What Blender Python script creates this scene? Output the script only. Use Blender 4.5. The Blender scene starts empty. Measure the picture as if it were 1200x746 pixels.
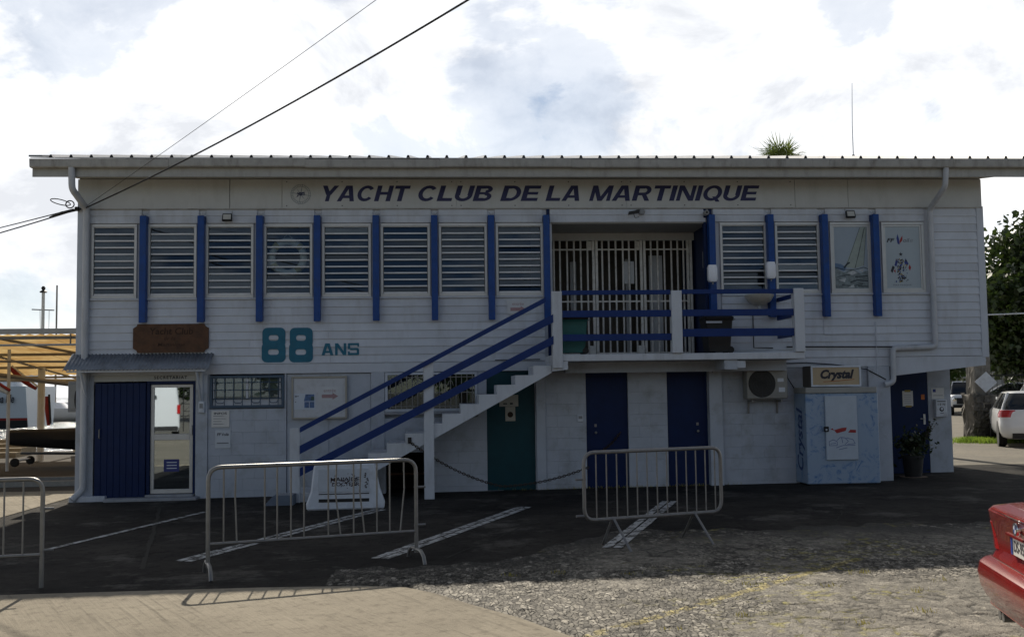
import bpy, math, random
import numpy as np
from mathutils import Vector, Matrix
R = math.radians
random.seed(7)
rng = np.random.default_rng(11)
S = bpy.context.scene
COL = S.collection

# ------------------------------------------------------------------ camera, sky, sun, exposure
cam_d = bpy.data.cameras.new('camera'); cam = bpy.data.objects.new('camera', cam_d); COL.objects.link(cam)
cam_d.sensor_width = 36; cam_d.lens = 36 * 1230 / 1200; cam_d.clip_end = 4000; cam_d.clip_start = .05
YAW, PIT, ROL = .0667, .06805, -.0134
cam.matrix_world = (Matrix.Translation((6.278, -18.522, 1.75)) @ Matrix.Rotation(-YAW, 4, 'Z')
                    @ Matrix.Rotation(math.pi / 2 + PIT, 4, 'X') @ Matrix.Rotation(ROL, 4, 'Z'))
S.camera = cam
SUN_EL, SUN_DX = R(34.7), -.07                       # the sun stands behind the building, a touch to the left
sv = Vector((SUN_DX, 1, 0)).normalized() * math.cos(SUN_EL) + Vector((0, 0, math.sin(SUN_EL)))
sun_d = bpy.data.lights.new('sun', 'SUN'); sun = bpy.data.objects.new('sun', sun_d); COL.objects.link(sun)
sun_d.energy = 5.0; sun_d.angle = R(.53); sun_d.color = (1, .91, .77)
sun.rotation_euler = sv.to_track_quat('Z', 'Y').to_euler(); sun.location = sv * 60
S.view_settings.view_transform = 'Standard'; S.view_settings.look = 'None'
S.view_settings.exposure = 0.3; S.view_settings.gamma = 1; S.view_settings.use_curve_mapping = False

W = bpy.data.worlds.new('World'); S.world = W; W.use_nodes = True
def build_world():
    nt = W.node_tree; nt.nodes.clear(); N = nt.nodes.new; L = nt.links.new
    out = N('ShaderNodeOutputWorld'); bg = N('ShaderNodeBackground'); bg.inputs[1].default_value = .058
    sky = N('ShaderNodeTexSky'); sky.sky_type = 'NISHITA'; sky.sun_disc = False
    sky.sun_elevation = SUN_EL; sky.sun_rotation = math.atan2(SUN_DX, 1)
    sky.air_density = 1; sky.dust_density = .12; sky.ozone_density = 3
    tc = N('ShaderNodeTexCoord')
    def noise(scale, detail, rough, off, dist=0.0):
        m = N('ShaderNodeMapping'); m.inputs['Location'].default_value = off; m.inputs['Scale'].default_value = (1, 1, 1.5)
        n = N('ShaderNodeTexNoise'); n.inputs['Scale'].default_value = scale; n.inputs['Detail'].default_value = detail
        n.inputs['Roughness'].default_value = rough; n.inputs['Distortion'].default_value = dist
        L(tc.outputs['Generated'], m.inputs[0]); L(m.outputs[0], n.inputs[0]); return n.outputs[0]
    def ramp(v, pts):
        r = N('ShaderNodeValToRGB'); e = r.color_ramp.elements
        e[0].position, e[0].color = pts[0][0], (*pts[0][1], 1); e[1].position, e[1].color = pts[-1][0], (*pts[-1][1], 1)
        for p, c in pts[1:-1]:
            k = e.new(p); k.color = (*c, 1)
        L(v, r.inputs[0]); return r.outputs[0]
    def math_(op, a, b, c=None):
        n = N('ShaderNodeMath'); n.operation = op
        for i, v in enumerate((a, b, c)):
            if v is None: continue
            if isinstance(v, (int, float)): n.inputs[i].default_value = v
            else: L(v, n.inputs[i])
        return n.outputs[0]
    dens = noise(3.4, 12, .6, (1.3, .4, 2.1), .25)
    # patches of open blue between the cumulus
    for d, wd, amt in CLOUD_GAPS:
        vm = N('ShaderNodeVectorMath'); vm.operation = 'DISTANCE'; L(tc.outputs['Generated'], vm.inputs[0]); vm.inputs[1].default_value = d
        g = N('ShaderNodeMapRange'); g.interpolation_type = 'SMOOTHSTEP'; g.inputs[1].default_value = wd; g.inputs[2].default_value = wd * .15
        g.inputs[3].default_value = 0; g.inputs[4].default_value = amt; L(vm.outputs['Value'], g.inputs[0])
        dens = math_('SUBTRACT', dens, g.outputs[0])
    # the cumulus bank stands on the sun's side; opposite, the sky is open blue (it tints the shaded front)
    sp = N('ShaderNodeSeparateXYZ'); L(tc.outputs['Generated'], sp.inputs[0])
    bk = N('ShaderNodeMapRange'); bk.interpolation_type = 'SMOOTHSTEP'; bk.inputs[1].default_value = .45; bk.inputs[2].default_value = -.25; bk.inputs[3].default_value = 0; bk.inputs[4].default_value = .25; L(sp.outputs[1], bk.inputs[0])
    dens = math_('SUBTRACT', dens, bk.outputs[0])
    one, zero = (1, 1, 1), (0, 0, 0)
    cov = ramp(dens, [(.22, (.0, .0, .0)), (.29, (.52, .52, .52)), (.40, (.62, .62, .62)), (.455, one)])          # thin veil over the gaps
    lobes = ramp(noise(6.5, 12, .6, (4.2, 7.1, .6), .3), [(.36, (.66, .68, .72)), (.45, (.84, .855, .88)), (.55, (1.0, 1.0, 1.0))])
    # cumulus scatter the light of the sky they stand in: brightest towards the sun
    bw = N('ShaderNodeRGBToBW'); L(sky.outputs[0], bw.inputs[0])
    gain = math_('MINIMUM', math_('MULTIPLY', bw.outputs[0], CLOUD_GAIN), CLOUD_MAX)
    cl = N('ShaderNodeVectorMath'); cl.operation = 'SCALE'; L(lobes, cl.inputs[0]); L(gain, cl.inputs[3])
    mx = N('ShaderNodeMix'); mx.data_type = 'RGBA'; L(cov, mx.inputs[0]); L(sky.outputs[0], mx.inputs[6]); L(cl.outputs[0], mx.inputs[7])
    L(mx.outputs[2], bg.inputs[0]); L(bg.outputs[0], out.inputs[0])
CLOUD_GAIN, CLOUD_MAX = 4.3, 17.8
def pix_dir(px, py):
    v = Vector(((px - 600) / 1230, -(py - 373) / 1230, -1)); v = cam.matrix_world.to_3x3() @ v; return tuple(v.normalized())
CLOUD_GAPS = [(pix_dir(600, 60), .13, .085), (pix_dir(675, 135), .08, .11), (pix_dir(70, -30), .15, .22), (pix_dir(1005, 10), .07, .2), (pix_dir(1075, 132), .045, .16), (pix_dir(390, -10), .05, .1), (pix_dir(20, 350), .06, .12)]
build_world()

# ------------------------------------------------------------------ materials
MATS = {}
def mat(name, col, rough=.6, var=.1, vscale=5, bump=0, bscale=80, metallic=0, spec=.4, dirt=None, rand=0, coat=0, streak=False):
    """painted / plain surface: colour mottling, optional dirt (colour, amount, scale), fine relief, per-piece variation"""
    if name in MATS: return MATS[name]
    m = bpy.data.materials.new(name); m.use_nodes = True; nt = m.node_tree; N = nt.nodes.new; L = nt.links.new
    p = nt.nodes['Principled BSDF']; p.inputs['Roughness'].default_value = rough; p.inputs['Metallic'].default_value = metallic
    p.inputs['Specular IOR Level'].default_value = spec; p.inputs['Coat Weight'].default_value = coat
    g = N('ShaderNodeNewGeometry')
    n = N('ShaderNodeTexNoise'); n.inputs['Scale'].default_value = vscale; n.inputs['Detail'].default_value = 6; n.inputs['Roughness'].default_value = .65
    L(g.outputs['Position'], n.inputs['Vector'])
    r = N('ShaderNodeMapRange'); r.inputs[1].default_value = .3; r.inputs[2].default_value = .7; r.inputs[3].default_value = 1 - var; r.inputs[4].default_value = 1 + var
    L(n.outputs[0], r.inputs[0]); fac = r.outputs[0]
    if rand:
        oi = N('ShaderNodeObjectInfo'); r2 = N('ShaderNodeMapRange'); r2.inputs[3].default_value = 1 - rand; r2.inputs[4].default_value = 1 + rand
        L(oi.outputs['Random'], r2.inputs[0]); mm = N('ShaderNodeMath'); mm.operation = 'MULTIPLY'; L(fac, mm.inputs[0]); L(r2.outputs[0], mm.inputs[1]); fac = mm.outputs[0]
    vs = N('ShaderNodeVectorMath'); vs.operation = 'SCALE'; vs.inputs[0].default_value = col; L(fac, vs.inputs[3]); c = vs.outputs[0]
    if dirt:
        dc, amt, dsc = dirt
        mp = N('ShaderNodeMapping'); mp.inputs['Scale'].default_value = (1, 1, .22 if streak else 1); L(g.outputs['Position'], mp.inputs[0])
        d = N('ShaderNodeTexNoise'); d.inputs['Scale'].default_value = dsc; d.inputs['Detail'].default_value = 9; d.inputs['Roughness'].default_value = .7; L(mp.outputs[0], d.inputs[0])
        dr = N('ShaderNodeMapRange'); dr.inputs[1].default_value = .5; dr.inputs[2].default_value = .75; dr.inputs[3].default_value = 0; dr.inputs[4].default_value = amt; L(d.outputs[0], dr.inputs[0])
        mx = N('ShaderNodeMix'); mx.data_type = 'RGBA'; L(dr.outputs[0], mx.inputs[0]); L(c, mx.inputs[6]); mx.inputs[7].default_value = (*dc, 1); c = mx.outputs[2]
    L(c, p.inputs['Base Color'])
    if bump:
        b = N('ShaderNodeTexNoise'); b.inputs['Scale'].default_value = bscale; b.inputs['Detail'].default_value = 5; L(g.outputs['Position'], b.inputs['Vector'])
        bn = N('ShaderNodeBump'); bn.inputs['Strength'].default_value = bump; bn.inputs['Distance'].default_value = .01; L(b.outputs[0], bn.inputs['Height']); L(bn.outputs[0], p.inputs['Normal'])
    MATS[name] = m; return m
def glass(name, tint, refl=.06):
    if name in MATS: return MATS[name]
    m = bpy.data.materials.new(name); m.use_nodes = True; nt = m.node_tree; nt.nodes.clear(); N = nt.nodes.new; L = nt.links.new
    o = N('ShaderNodeOutputMaterial'); t = N('ShaderNodeBsdfTransparent'); t.inputs[0].default_value = (*tint, 1)
    gl = N('ShaderNodeBsdfGlossy'); gl.inputs['Roughness'].default_value = .015; gl.inputs[0].default_value = (.78, .9, 1, 1)
    f = N('ShaderNodeLayerWeight'); f.inputs[0].default_value = .5
    pw = N('ShaderNodeMath'); pw.operation = 'POWER'; pw.inputs[1].default_value = 4; L(f.outputs['Facing'], pw.inputs[0])
    a = N('ShaderNodeMath'); a.operation = 'MULTIPLY_ADD'; a.inputs[1].default_value = .8; a.inputs[2].default_value = refl; a.use_clamp = True; L(pw.outputs[0], a.inputs[0])
    x = N('ShaderNodeMixShader'); L(a.outputs[0], x.inputs[0]); L(t.outputs[0], x.inputs[1]); L(gl.outputs[0], x.inputs[2]); L(x.outputs[0], o.inputs[0])
    MATS[name] = m; return m
def leafmat(name, c1, c2, trans=.5):
    if name in MATS: return MATS[name]
    m = bpy.data.materials.new(name); m.use_nodes = True; nt = m.node_tree; nt.nodes.clear(); N = nt.nodes.new; L = nt.links.new
    o = N('ShaderNodeOutputMaterial'); g = N('ShaderNodeNewGeometry')
    n = N('ShaderNodeTexNoise'); n.inputs['Scale'].default_value = 1.6; n.inputs['Detail'].default_value = 3; L(g.outputs['Position'], n.inputs['Vector'])
    r = N('ShaderNodeMapRange'); r.inputs[1].default_value = .35; r.inputs[2].default_value = .65; L(n.outputs[0], r.inputs[0])
    ri = N('ShaderNodeMath'); ri.operation = 'MULTIPLY_ADD'; ri.inputs[1].default_value = .5; L(g.outputs['Random Per Island'], ri.inputs[0]); 
    hm = N('ShaderNodeMath'); hm.operation = 'MULTIPLY'; hm.inputs[1].default_value = .5; L(r.outputs[0], hm.inputs[0]); L(hm.outputs[0], ri.inputs[2])
    mx = N('ShaderNodeMix'); mx.data_type = 'RGBA'; mx.inputs[6].default_value = (*c1, 1); mx.inputs[7].default_value = (*c2, 1); L(ri.outputs[0], mx.inputs[0])
    d = N('ShaderNodeBsdfPrincipled'); d.inputs['Roughness'].default_value = .45; L(mx.outputs[2], d.inputs['Base Color'])
    t = N('ShaderNodeBsdfTranslucent'); L(mx.outputs[2], t.inputs[0])
    s = N('ShaderNodeMixShader'); s.inputs[0].default_value = trans; L(d.outputs[0], s.inputs[1]); L(t.outputs[0], s.inputs[2]); L(s.outputs[0], o.inputs[0])
    MATS[name] = m; return m

GRIME = (.16, .15, .12)
white = mat('white_paint', (.52, .555, .61), .55, .07, 3, .15, 120, dirt=((.2, .185, .16), .38, 2.6), rand=.05, streak=True)
white2 = mat('white_trim_paint', (.50, .535, .59), .5, .05, 4, .1, 100, dirt=(GRIME, .3, 3), streak=True)
maswhite = mat('white_masonry_paint', (.42, .455, .51), .75, .08, 2.5, .5, 60, dirt=(GRIME, .6, 2.2), rand=.02)
cream = mat('cream_panel', (.47, .485, .48), .6, .05, 3, .08, 60, dirt=(GRIME, .3, 1.8), streak=True)
soffitm = mat('soffit_paint', (.42, .40, .34), .7, .08, 3, dirt=(GRIME, .4, 2))
guttm = mat('weathered_gutter', (.36, .355, .335), .6, .12, 6, .15, 60, dirt=((.1, .085, .065), .75, 5), streak=True)
blue = mat('blue_gloss_paint', (.003, .048, .22), .42, .18, 6, .15, 60, spec=.3, dirt=((.03, .05, .10), .55, 9))
dblue = mat('dark_blue_paint', (.002, .014, .066), .45, .12, 6, .1, 90, spec=.2)
railblue = mat('rail_blue_paint', (.003, .026, .14), .42, .12, 6, .1, 90, spec=.25)
tealm = mat('teal_paint', (.003, .045, .058), .5, .12, 4, .1, 60, spec=.25)
tealbin = mat('teal_plastic', (.012, .10, .095), .5, .1, 4)
letterm = mat('navy_lettering', (.012, .014, .075), .5, .08, 4)
tealtext = mat('teal_lettering', (.003, .115, .19), .5, .12, 8)
alu = mat('aluminium', (.5, .5, .49), .4, .06, 8, metallic=.35)
steel = mat('galvanised_steel', (.22, .22, .215), .42, .18, 18, .1, 160, metallic=.55, dirt=((.10, .085, .07), .4, 9))
sheet = mat('corrugated_sheet', (.22, .24, .27), .5, .15, 5, metallic=.3, dirt=((.07, .06, .05), .6, 4))
roofm = mat('roof_sheet', (.5, .5, .5), .45, .1, 3, metallic=.3, dirt=((.12, .10, .08), .5, 3))
black = mat('black_rubber', (.012, .012, .013), .6, .2, 10)
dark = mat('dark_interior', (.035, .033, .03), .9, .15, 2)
wood = mat('varnished_wood', (.085, .036, .014), .6, .3, 9, .25, 60, dirt=((.035, .016, .008), .7, 4))
woodink = mat('burnt_wood_lettering', (.038, .019, .010), .8, .2, 12)
paper = mat('paper', (.62, .62, .60), .7, .05, 5)
pink = mat('faded_red_print', (.33, .21, .22), .7, .15, 20)
ink = mat('dark_print', (.03, .03, .04), .7, .2, 20)
plaswhite = mat('white_plastic', (.58, .62, .68), .45, .06, 6, .05, 40, dirt=((.12, .11, .1), .4, 5))
greyplas = mat('grey_plastic', (.23, .24, .25), .5, .08, 5)
concm = mat('step_concrete', (.3, .31, .33), .85, .15, 6, .4, 70, dirt=((.1, .1, .1), .5, 5))
curtain = mat('lace_curtain', (.33, .33, .31), .9, .35, 26)
leaf_tree = leafmat('tree_leaves', (.009, .018, .005), (.06, .095, .018), .25)
leaf_dark = leafmat('dark_leaves', (.02, .045, .010), (.06, .10, .02), .35)
leaf_pot = leafmat('pot_leaves', (.008, .02, .006), (.035, .05, .014), .3)
leaf_palm = leafmat('palm_leaves', (.05, .09, .02), (.14, .17, .04), .4)
grassm = leafmat('grass_blades', (.09, .17, .02), (.22, .30, .04), .45)
dryweed = leafmat('yellow_weed', (.22, .20, .03), (.34, .30, .05), .3)
bark = mat('bark', (.10, .075, .05), .9, .3, 7, .8, 30)
winglass = glass('window_glass', (.72, .76, .77), .05)
doorglass = glass('door_glass', (.3, .32, .32), .42)

# ------------------------------------------------------------------ mesh building
class MB:
    def __init__(s): s.v = []; s.f = []; s.m = []
    def add(s, vs, fs, mi=0):
        o = len(s.v); s.v += [tuple(v) for v in vs]; s.f += [tuple(i + o for i in f) for f in fs]; s.m += [mi] * len(fs); return s
    def box(s, x0, x1, y0, y1, z0, z1, mi=0, c=0):
        if x0 > x1: x0, x1 = x1, x0
        if y0 > y1: y0, y1 = y1, y0
        if z0 > z1: z0, z1 = z1, z0
        c = min(c, (x1 - x0) * .45, (y1 - y0) * .45, (z1 - z0) * .45)
        if c <= 0:
            return s.add([(x0, y0, z0), (x1, y0, z0), (x1, y1, z0), (x0, y1, z0), (x0, y0, z1), (x1, y0, z1), (x1, y1, z1), (x0, y1, z1)],
                         [(0, 3, 2, 1), (4, 5, 6, 7), (0, 1, 5, 4), (1, 2, 6, 5), (2, 3, 7, 6), (3, 0, 4, 7)], mi)
        def ring(i, z): return [(x0 + i + (0), y0 + i, z), (x1 - i, y0 + i, z), (x1 - i, y1 - i, z), (x0 + i, y1 - i, z)]
        def ring8(z): return [(x0 + c, y0, z), (x1 - c, y0, z), (x1, y0 + c, z), (x1, y1 - c, z), (x1 - c, y1, z), (x0 + c, y1, z), (x0, y1 - c, z), (x0, y0 + c, z)]
        v = ring(c, z0) + ring8(z0 + c) + ring8(z1 - c) + ring(c, z1)
        f = [(3, 2, 1, 0), (20, 21, 22, 23)]
        f += [(4 + i, 4 + (i + 1) % 8, 12 + (i + 1) % 8, 12 + i) for i in range(8)]
        f += [(0, 1, 5, 4), (1, 2, 7, 6), (2, 3, 9, 8), (3, 0, 11, 10), (1, 6, 5), (2, 8, 7), (3, 10, 9), (0, 4, 11)]
        f += [(12, 13, 21, 20), (14, 15, 22, 21), (16, 17, 23, 22), (18, 19, 20, 23), (13, 14, 21), (15, 16, 22), (17, 18, 23), (19, 12, 20)]
        return s.add(v, f, mi)
    def prism(s, poly, a0, a1, axis='y', mi=0):
        """poly: 2-D outline; extruded along axis from a0 to a1"""
        n = len(poly)
        P = {'y': lambda p, a: (p[0], a, p[1]), 'x': lambda p, a: (a, p[0], p[1]), 'z': lambda p, a: (p[0], p[1], a)}[axis]
        v = [P(p, a0) for p in poly] + [P(p, a1) for p in poly]
        f = [tuple(range(n)), tuple(range(2 * n - 1, n - 1, -1))] + [(i, i + n, (i + 1) % n + n, (i + 1) % n) for i in range(n)]
        return s.add(v, f, mi)
    def tube(s, pts, r, n=8, mi=0, closed=False, flat=1.0):
        pts = [Vector(p) for p in pts]; rs = r if isinstance(r, (list, tuple)) else [r] * len(pts)
        k = len(pts); vs = []; up = None
        for i, p in enumerate(pts):
            a = pts[i - 1] if (i > 0 or closed) else p; b = pts[(i + 1) % k] if (i < k - 1 or closed) else p
            d = (b - a).normalized()
            if up is None: up = Vector((0, 0, 1)) if abs(d.z) < .9 else Vector((0, 1, 0))
            sx = d.cross(up)
            if sx.length < 1e-4: sx = d.cross(Vector((1, 0, 0)))
            sx.normalize(); u = sx.cross(d).normalized(); up = u
            for j in range(n):
                t = 2 * math.pi * j / n; vs.append(p + (sx * math.cos(t) + u * math.sin(t) * flat) * rs[i])
        fs = []
        for i in range(k if closed else k - 1):
            for j in range(n):
                a, b = i * n, ((i + 1) % k) * n
                fs.append((a + j, a + (j + 1) % n, b + (j + 1) % n, b + j))
        if not closed: fs += [tuple(range(n - 1, -1, -1)), tuple((k - 1) * n + j for j in range(n))]
        return s.add(vs, fs, mi)
    def lathe(s, prof, c=(0, 0, 0), n=20, mi=0, axis='z'):
        vs = []
        for r, h in prof:
            for j in range(n):
                t = 2 * math.pi * j / n; x, y = r * math.cos(t), r * math.sin(t)
                q = {'z': (x, y, h), 'y': (x, h, y), 'x': (h, x, y)}[axis]
                vs.append((q[0] + c[0], q[1] + c[1], q[2] + c[2]))
        fs = [(i * n + j, i * n + (j + 1) % n, (i + 1) * n + (j + 1) % n, (i + 1) * n + j) for i in range(len(prof) - 1) for j in range(n)]
        return s.add(vs, fs, mi)
    def slices(s, levels, n=6, mi=0, cap=True):
        """stack of rounded-rectangle plans: (z, xr, xf, halfwidth, rear_radius, front_radius)"""
        rings = []
        for z, xr, xf, w, rr, rf in levels:
            q = []
            for cx, cy, r, a0 in ((xf - rf, w - rf, rf, 0), (xr + rr, w - rr, rr, 90), (xr + rr, -w + rr, rr, 180), (xf - rf, -w + rf, rf, 270)):
                for i in range(n + 1):
                    t = R(a0 + 90 * i / n); q.append((cx + r * math.cos(t), cy + r * math.sin(t), z))
            rings.append(q)
        m = len(rings[0]); vs = [p for q in rings for p in q]
        fs = [(i * m + j, i * m + (j + 1) % m, (i + 1) * m + (j + 1) % m, (i + 1) * m + j) for i in range(len(rings) - 1) for j in range(m)]
        if cap: fs += [tuple(range(m - 1, -1, -1)), tuple((len(rings) - 1) * m + j for j in range(m))]
        return s.add(vs, fs, mi)
    def obj(s, name, mats, parent=None, smooth=False, loc=None, rz=0):
        me = bpy.data.meshes.new(name); me.from_pydata(s.v, [], s.f)
        if not isinstance(mats, (list, tuple)): mats = [mats]
        for m in mats: me.materials.append(m)
        if len(mats) > 1: me.polygons.foreach_set('material_index', s.m)
        if smooth:
            me.polygons.foreach_set('use_smooth', [True] * len(me.polygons))
            me.set_sharp_from_angle(angle=R(smooth if smooth is not True else 40))
        me.update(); return link(name, me, parent, loc, rz)
def link(name, me, parent=None, loc=None, rz=0):
    o = bpy.data.objects.new(name, me); COL.objects.link(o); o.parent = parent
    if loc: o.location = loc
    if rz: o.rotation_euler.z = rz
    return o
def tag(o, label, cat, group=None):
    o['label'] = label; o['category'] = cat
    if group: o['group'] = group
    return o
def thing(name, label, cat, loc=(0, 0, 0), rz=0, group=None):
    o = bpy.data.objects.new(name, None); COL.objects.link(o); o.location = loc; o.rotation_euler.z = rz
    return tag(o, label, cat, group)
def part(name, parent, loc=(0, 0, 0)):
    o = bpy.data.objects.new(name, None); COL.objects.link(o); o.parent = parent; o.location = loc; return o
def struct(o, kind='structure'): o['kind'] = kind; return o
def copy_tree(o, parent=None):
    c = o.copy(); COL.objects.link(c); c.parent = parent
    for ch in list(o.children): copy_tree(ch, c)
    return c
def cboxo(name, m, parent, *a, c=.004): return MB().box(*a, c=c).obj(name, m, parent)
def text_mesh(string, bold=0.0, shear=0.0, spacing=1.0):
    cu = bpy.data.curves.new('t', 'FONT'); cu.body = string; cu.size = 1; cu.offset = bold; cu.shear = shear; cu.resolution_u = 3; cu.space_character = spacing
    cu.align_x = 'CENTER'
    o = bpy.data.objects.new('t', cu); COL.objects.link(o)
    dg = bpy.context.evaluated_depsgraph_get(); me = bpy.data.meshes.new_from_object(o.evaluated_get(dg))
    bpy.data.objects.remove(o); bpy.data.curves.remove(cu); return me
def text(name, string, x0, x1, z0, z1, y, m, parent, bold=0.0, shear=0.0, spacing=1.0, rot=None):
    """flat lettering fitted to a rectangle on a wall facing -y"""
    me = text_mesh(string, bold, shear, spacing); n = len(me.vertices)
    a = np.empty(n * 3); me.vertices.foreach_get('co', a); a = a.reshape(-1, 3)
    lo, hi = a.min(0), a.max(0)
    u = (a[:, 0] - lo[0]) / (hi[0] - lo[0]); w = (a[:, 1] - lo[1]) / (hi[1] - lo[1])
    b = np.stack([x0 + u * (x1 - x0), np.full(n, y), z0 + w * (z1 - z0)], 1)
    if rot: b = np.array([rot(*p) for p in b])
    me.vertices.foreach_set('co', b.ravel()); me.materials.clear(); me.materials.append(m); me.update(); me.name = name
    return link(name, me, parent)
def glyph(ch):
    bar = lambda x0, x1, z0, z1: [[(x0, z0), (x1, z0), (x1, z1), (x0, z1)]]
    seg = lambda a, c, t: [[(a[0] - t / 2, a[1]), (a[0] + t / 2, a[1]), (c[0] + t / 2, c[1]), (c[0] - t / 2, c[1])]]
    def arc(cx, cz, rx, rz, a0, a1, tx=.235, tz=.185, n=16):
        o = []; P = lambda a, q: (cx + (rx - q * tx) * math.cos(a), cz + (rz - q * tz) * math.sin(a))
        for i in range(n):
            a, c = R(a0 + (a1 - a0) * i / n), R(a0 + (a1 - a0) * (i + 1) / n); o.append([P(a, 0), P(c, 0), P(c, 1), P(a, 1)])
        return o
    s, q = .275, .205
    G = {'A': (1.02, seg((.13, 0), (.45, 1), .26) + seg((.89, 0), (.57, 1), .26) + bar(.27, .75, .2, .37)), 'N': (.96, bar(0, .22, 0, 1) + bar(.74, .96, 0, 1) + seg((.135, 1), (.825, 0), .27)),
         'M': (1.14, bar(0, .21, 0, 1) + bar(.93, 1.14, 0, 1) + seg((.145, 1), (.57, 0), .25) + seg((.995, 1), (.57, 0), .25)), 'Y': (.97, seg((.14, 1), (.485, .40), .28) + seg((.83, 1), (.485, .40), .28) + bar(.368, .602, 0, .42)),
         'C': (.99, arc(.5, .5, .5, .51, 38, 322)), 'Q': (1.04, arc(.52, .5, .52, .51, 0, 360, n=28) + seg((.92, -.06), (.66, .28), .24)), 'U': (.94, bar(0, s, .37, 1) + bar(.94 - s, .94, .37, 1) + arc(.47, .37, .47, .38, 180, 360)),
         'D': (.97, bar(0, s, 0, 1) + bar(s, .45, 1 - q, 1) + bar(s, .45, 0, q) + arc(.45, .5, .52, .5, -90, 90)), 'B': (.95, bar(0, s, 0, 1) + bar(s, .55, 1 - q, 1) + bar(s, .55, .43, .58) + bar(s, .55, 0, q) + arc(.55, .755, .36, .245, -90, 90) + arc(.55, .28, .40, .28, -90, 90)),
         'R': (.98, bar(0, s, 0, 1) + bar(s, .56, 1 - q, 1) + bar(s, .56, .36, .54) + arc(.56, .68, .38, .32, -90, 90) + seg((.84, 0), (.58, .42), .27)), 'E': (.86, bar(0, s, 0, 1) + bar(s, .86, 1 - q, 1) + bar(s, .80, .41, .59) + bar(s, .86, 0, q)),
         'L': (.80, bar(0, s, 0, 1) + bar(s, .80, 0, q)), 'T': (.9, bar(0, .9, 1 - q, 1) + bar(.45 - s / 2, .45 + s / 2, 0, 1 - q)), 'H': (.96, bar(0, s, 0, 1) + bar(.96 - s, .96, 0, 1) + bar(s, .96 - s, .41, .60)), 'I': (s, bar(0, s, 0, 1)),
         'S': (.96, bar(.04, .96, .82, 1) + bar(.0, .2, .5, .97) + bar(.2, .9, .42, .585) + bar(.76, .96, .05, .5) + bar(.0, .92, 0, .18) + bar(.0, .16, .18, .30) + bar(.82, .96, .70, .82))}
    return G[ch]
def letters(name, word, x0, x1, z0, z1, y, m, parent, shear=0.0, gap=.13):
    P = part(name, parent); x = 0; L_ = []
    for ch in word: w, pol = glyph(ch); L_.append((x, pol)); x += w + gap
    tot = x - gap + shear; h = z1 - z0; k = (x1 - x0) / tot
    for xo, pol in L_:
        b = MB()
        for i, p in enumerate(pol): b.add([(x0 + (xo + u + shear * v) * k, y - .0002 * (i % 7), z0 + v * h) for u, v in p], [tuple(range(len(p)))])
        b.obj('letter', m, P)
    return P
def flat(name, polys, y, m, parent, dy=.0006):
    b = MB()
    for i, p in enumerate(polys): b.add([(q[0], y - i * dy, q[1]) for q in p], [tuple(range(len(p)))])
    return b.obj(name, m, parent)
def rrect(x0, x1, z0, z1, r, n=5):
    q = []
    for cx, cz, a0 in ((x1 - r, z1 - r, 0), (x0 + r, z1 - r, 90), (x0 + r, z0 + r, 180), (x1 - r, z0 + r, 270)):
        for i in range(n + 1):
            t = R(a0 + 90 * i / n); q.append((cx + r * math.cos(t), cz + r * math.sin(t)))
    return q
def ringo(outer, inner, y0, y1):
    b = MB(); n = len(outer)
    v = [(p[0], y0, p[1]) for p in outer] + [(p[0], y0, p[1]) for p in inner] + [(p[0], y1, p[1]) for p in outer] + [(p[0], y1, p[1]) for p in inner]
    f = []
    for i in range(n):
        j = (i + 1) % n
        f += [(i, j, n + j, n + i), (i, 2 * n + i, 2 * n + j, j), (n + i, n + j, 3 * n + j, 3 * n + i)]
    return b.add(v, f)
def gz(x): return .006 * (min(max(x, -8), 17) - 8)

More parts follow.
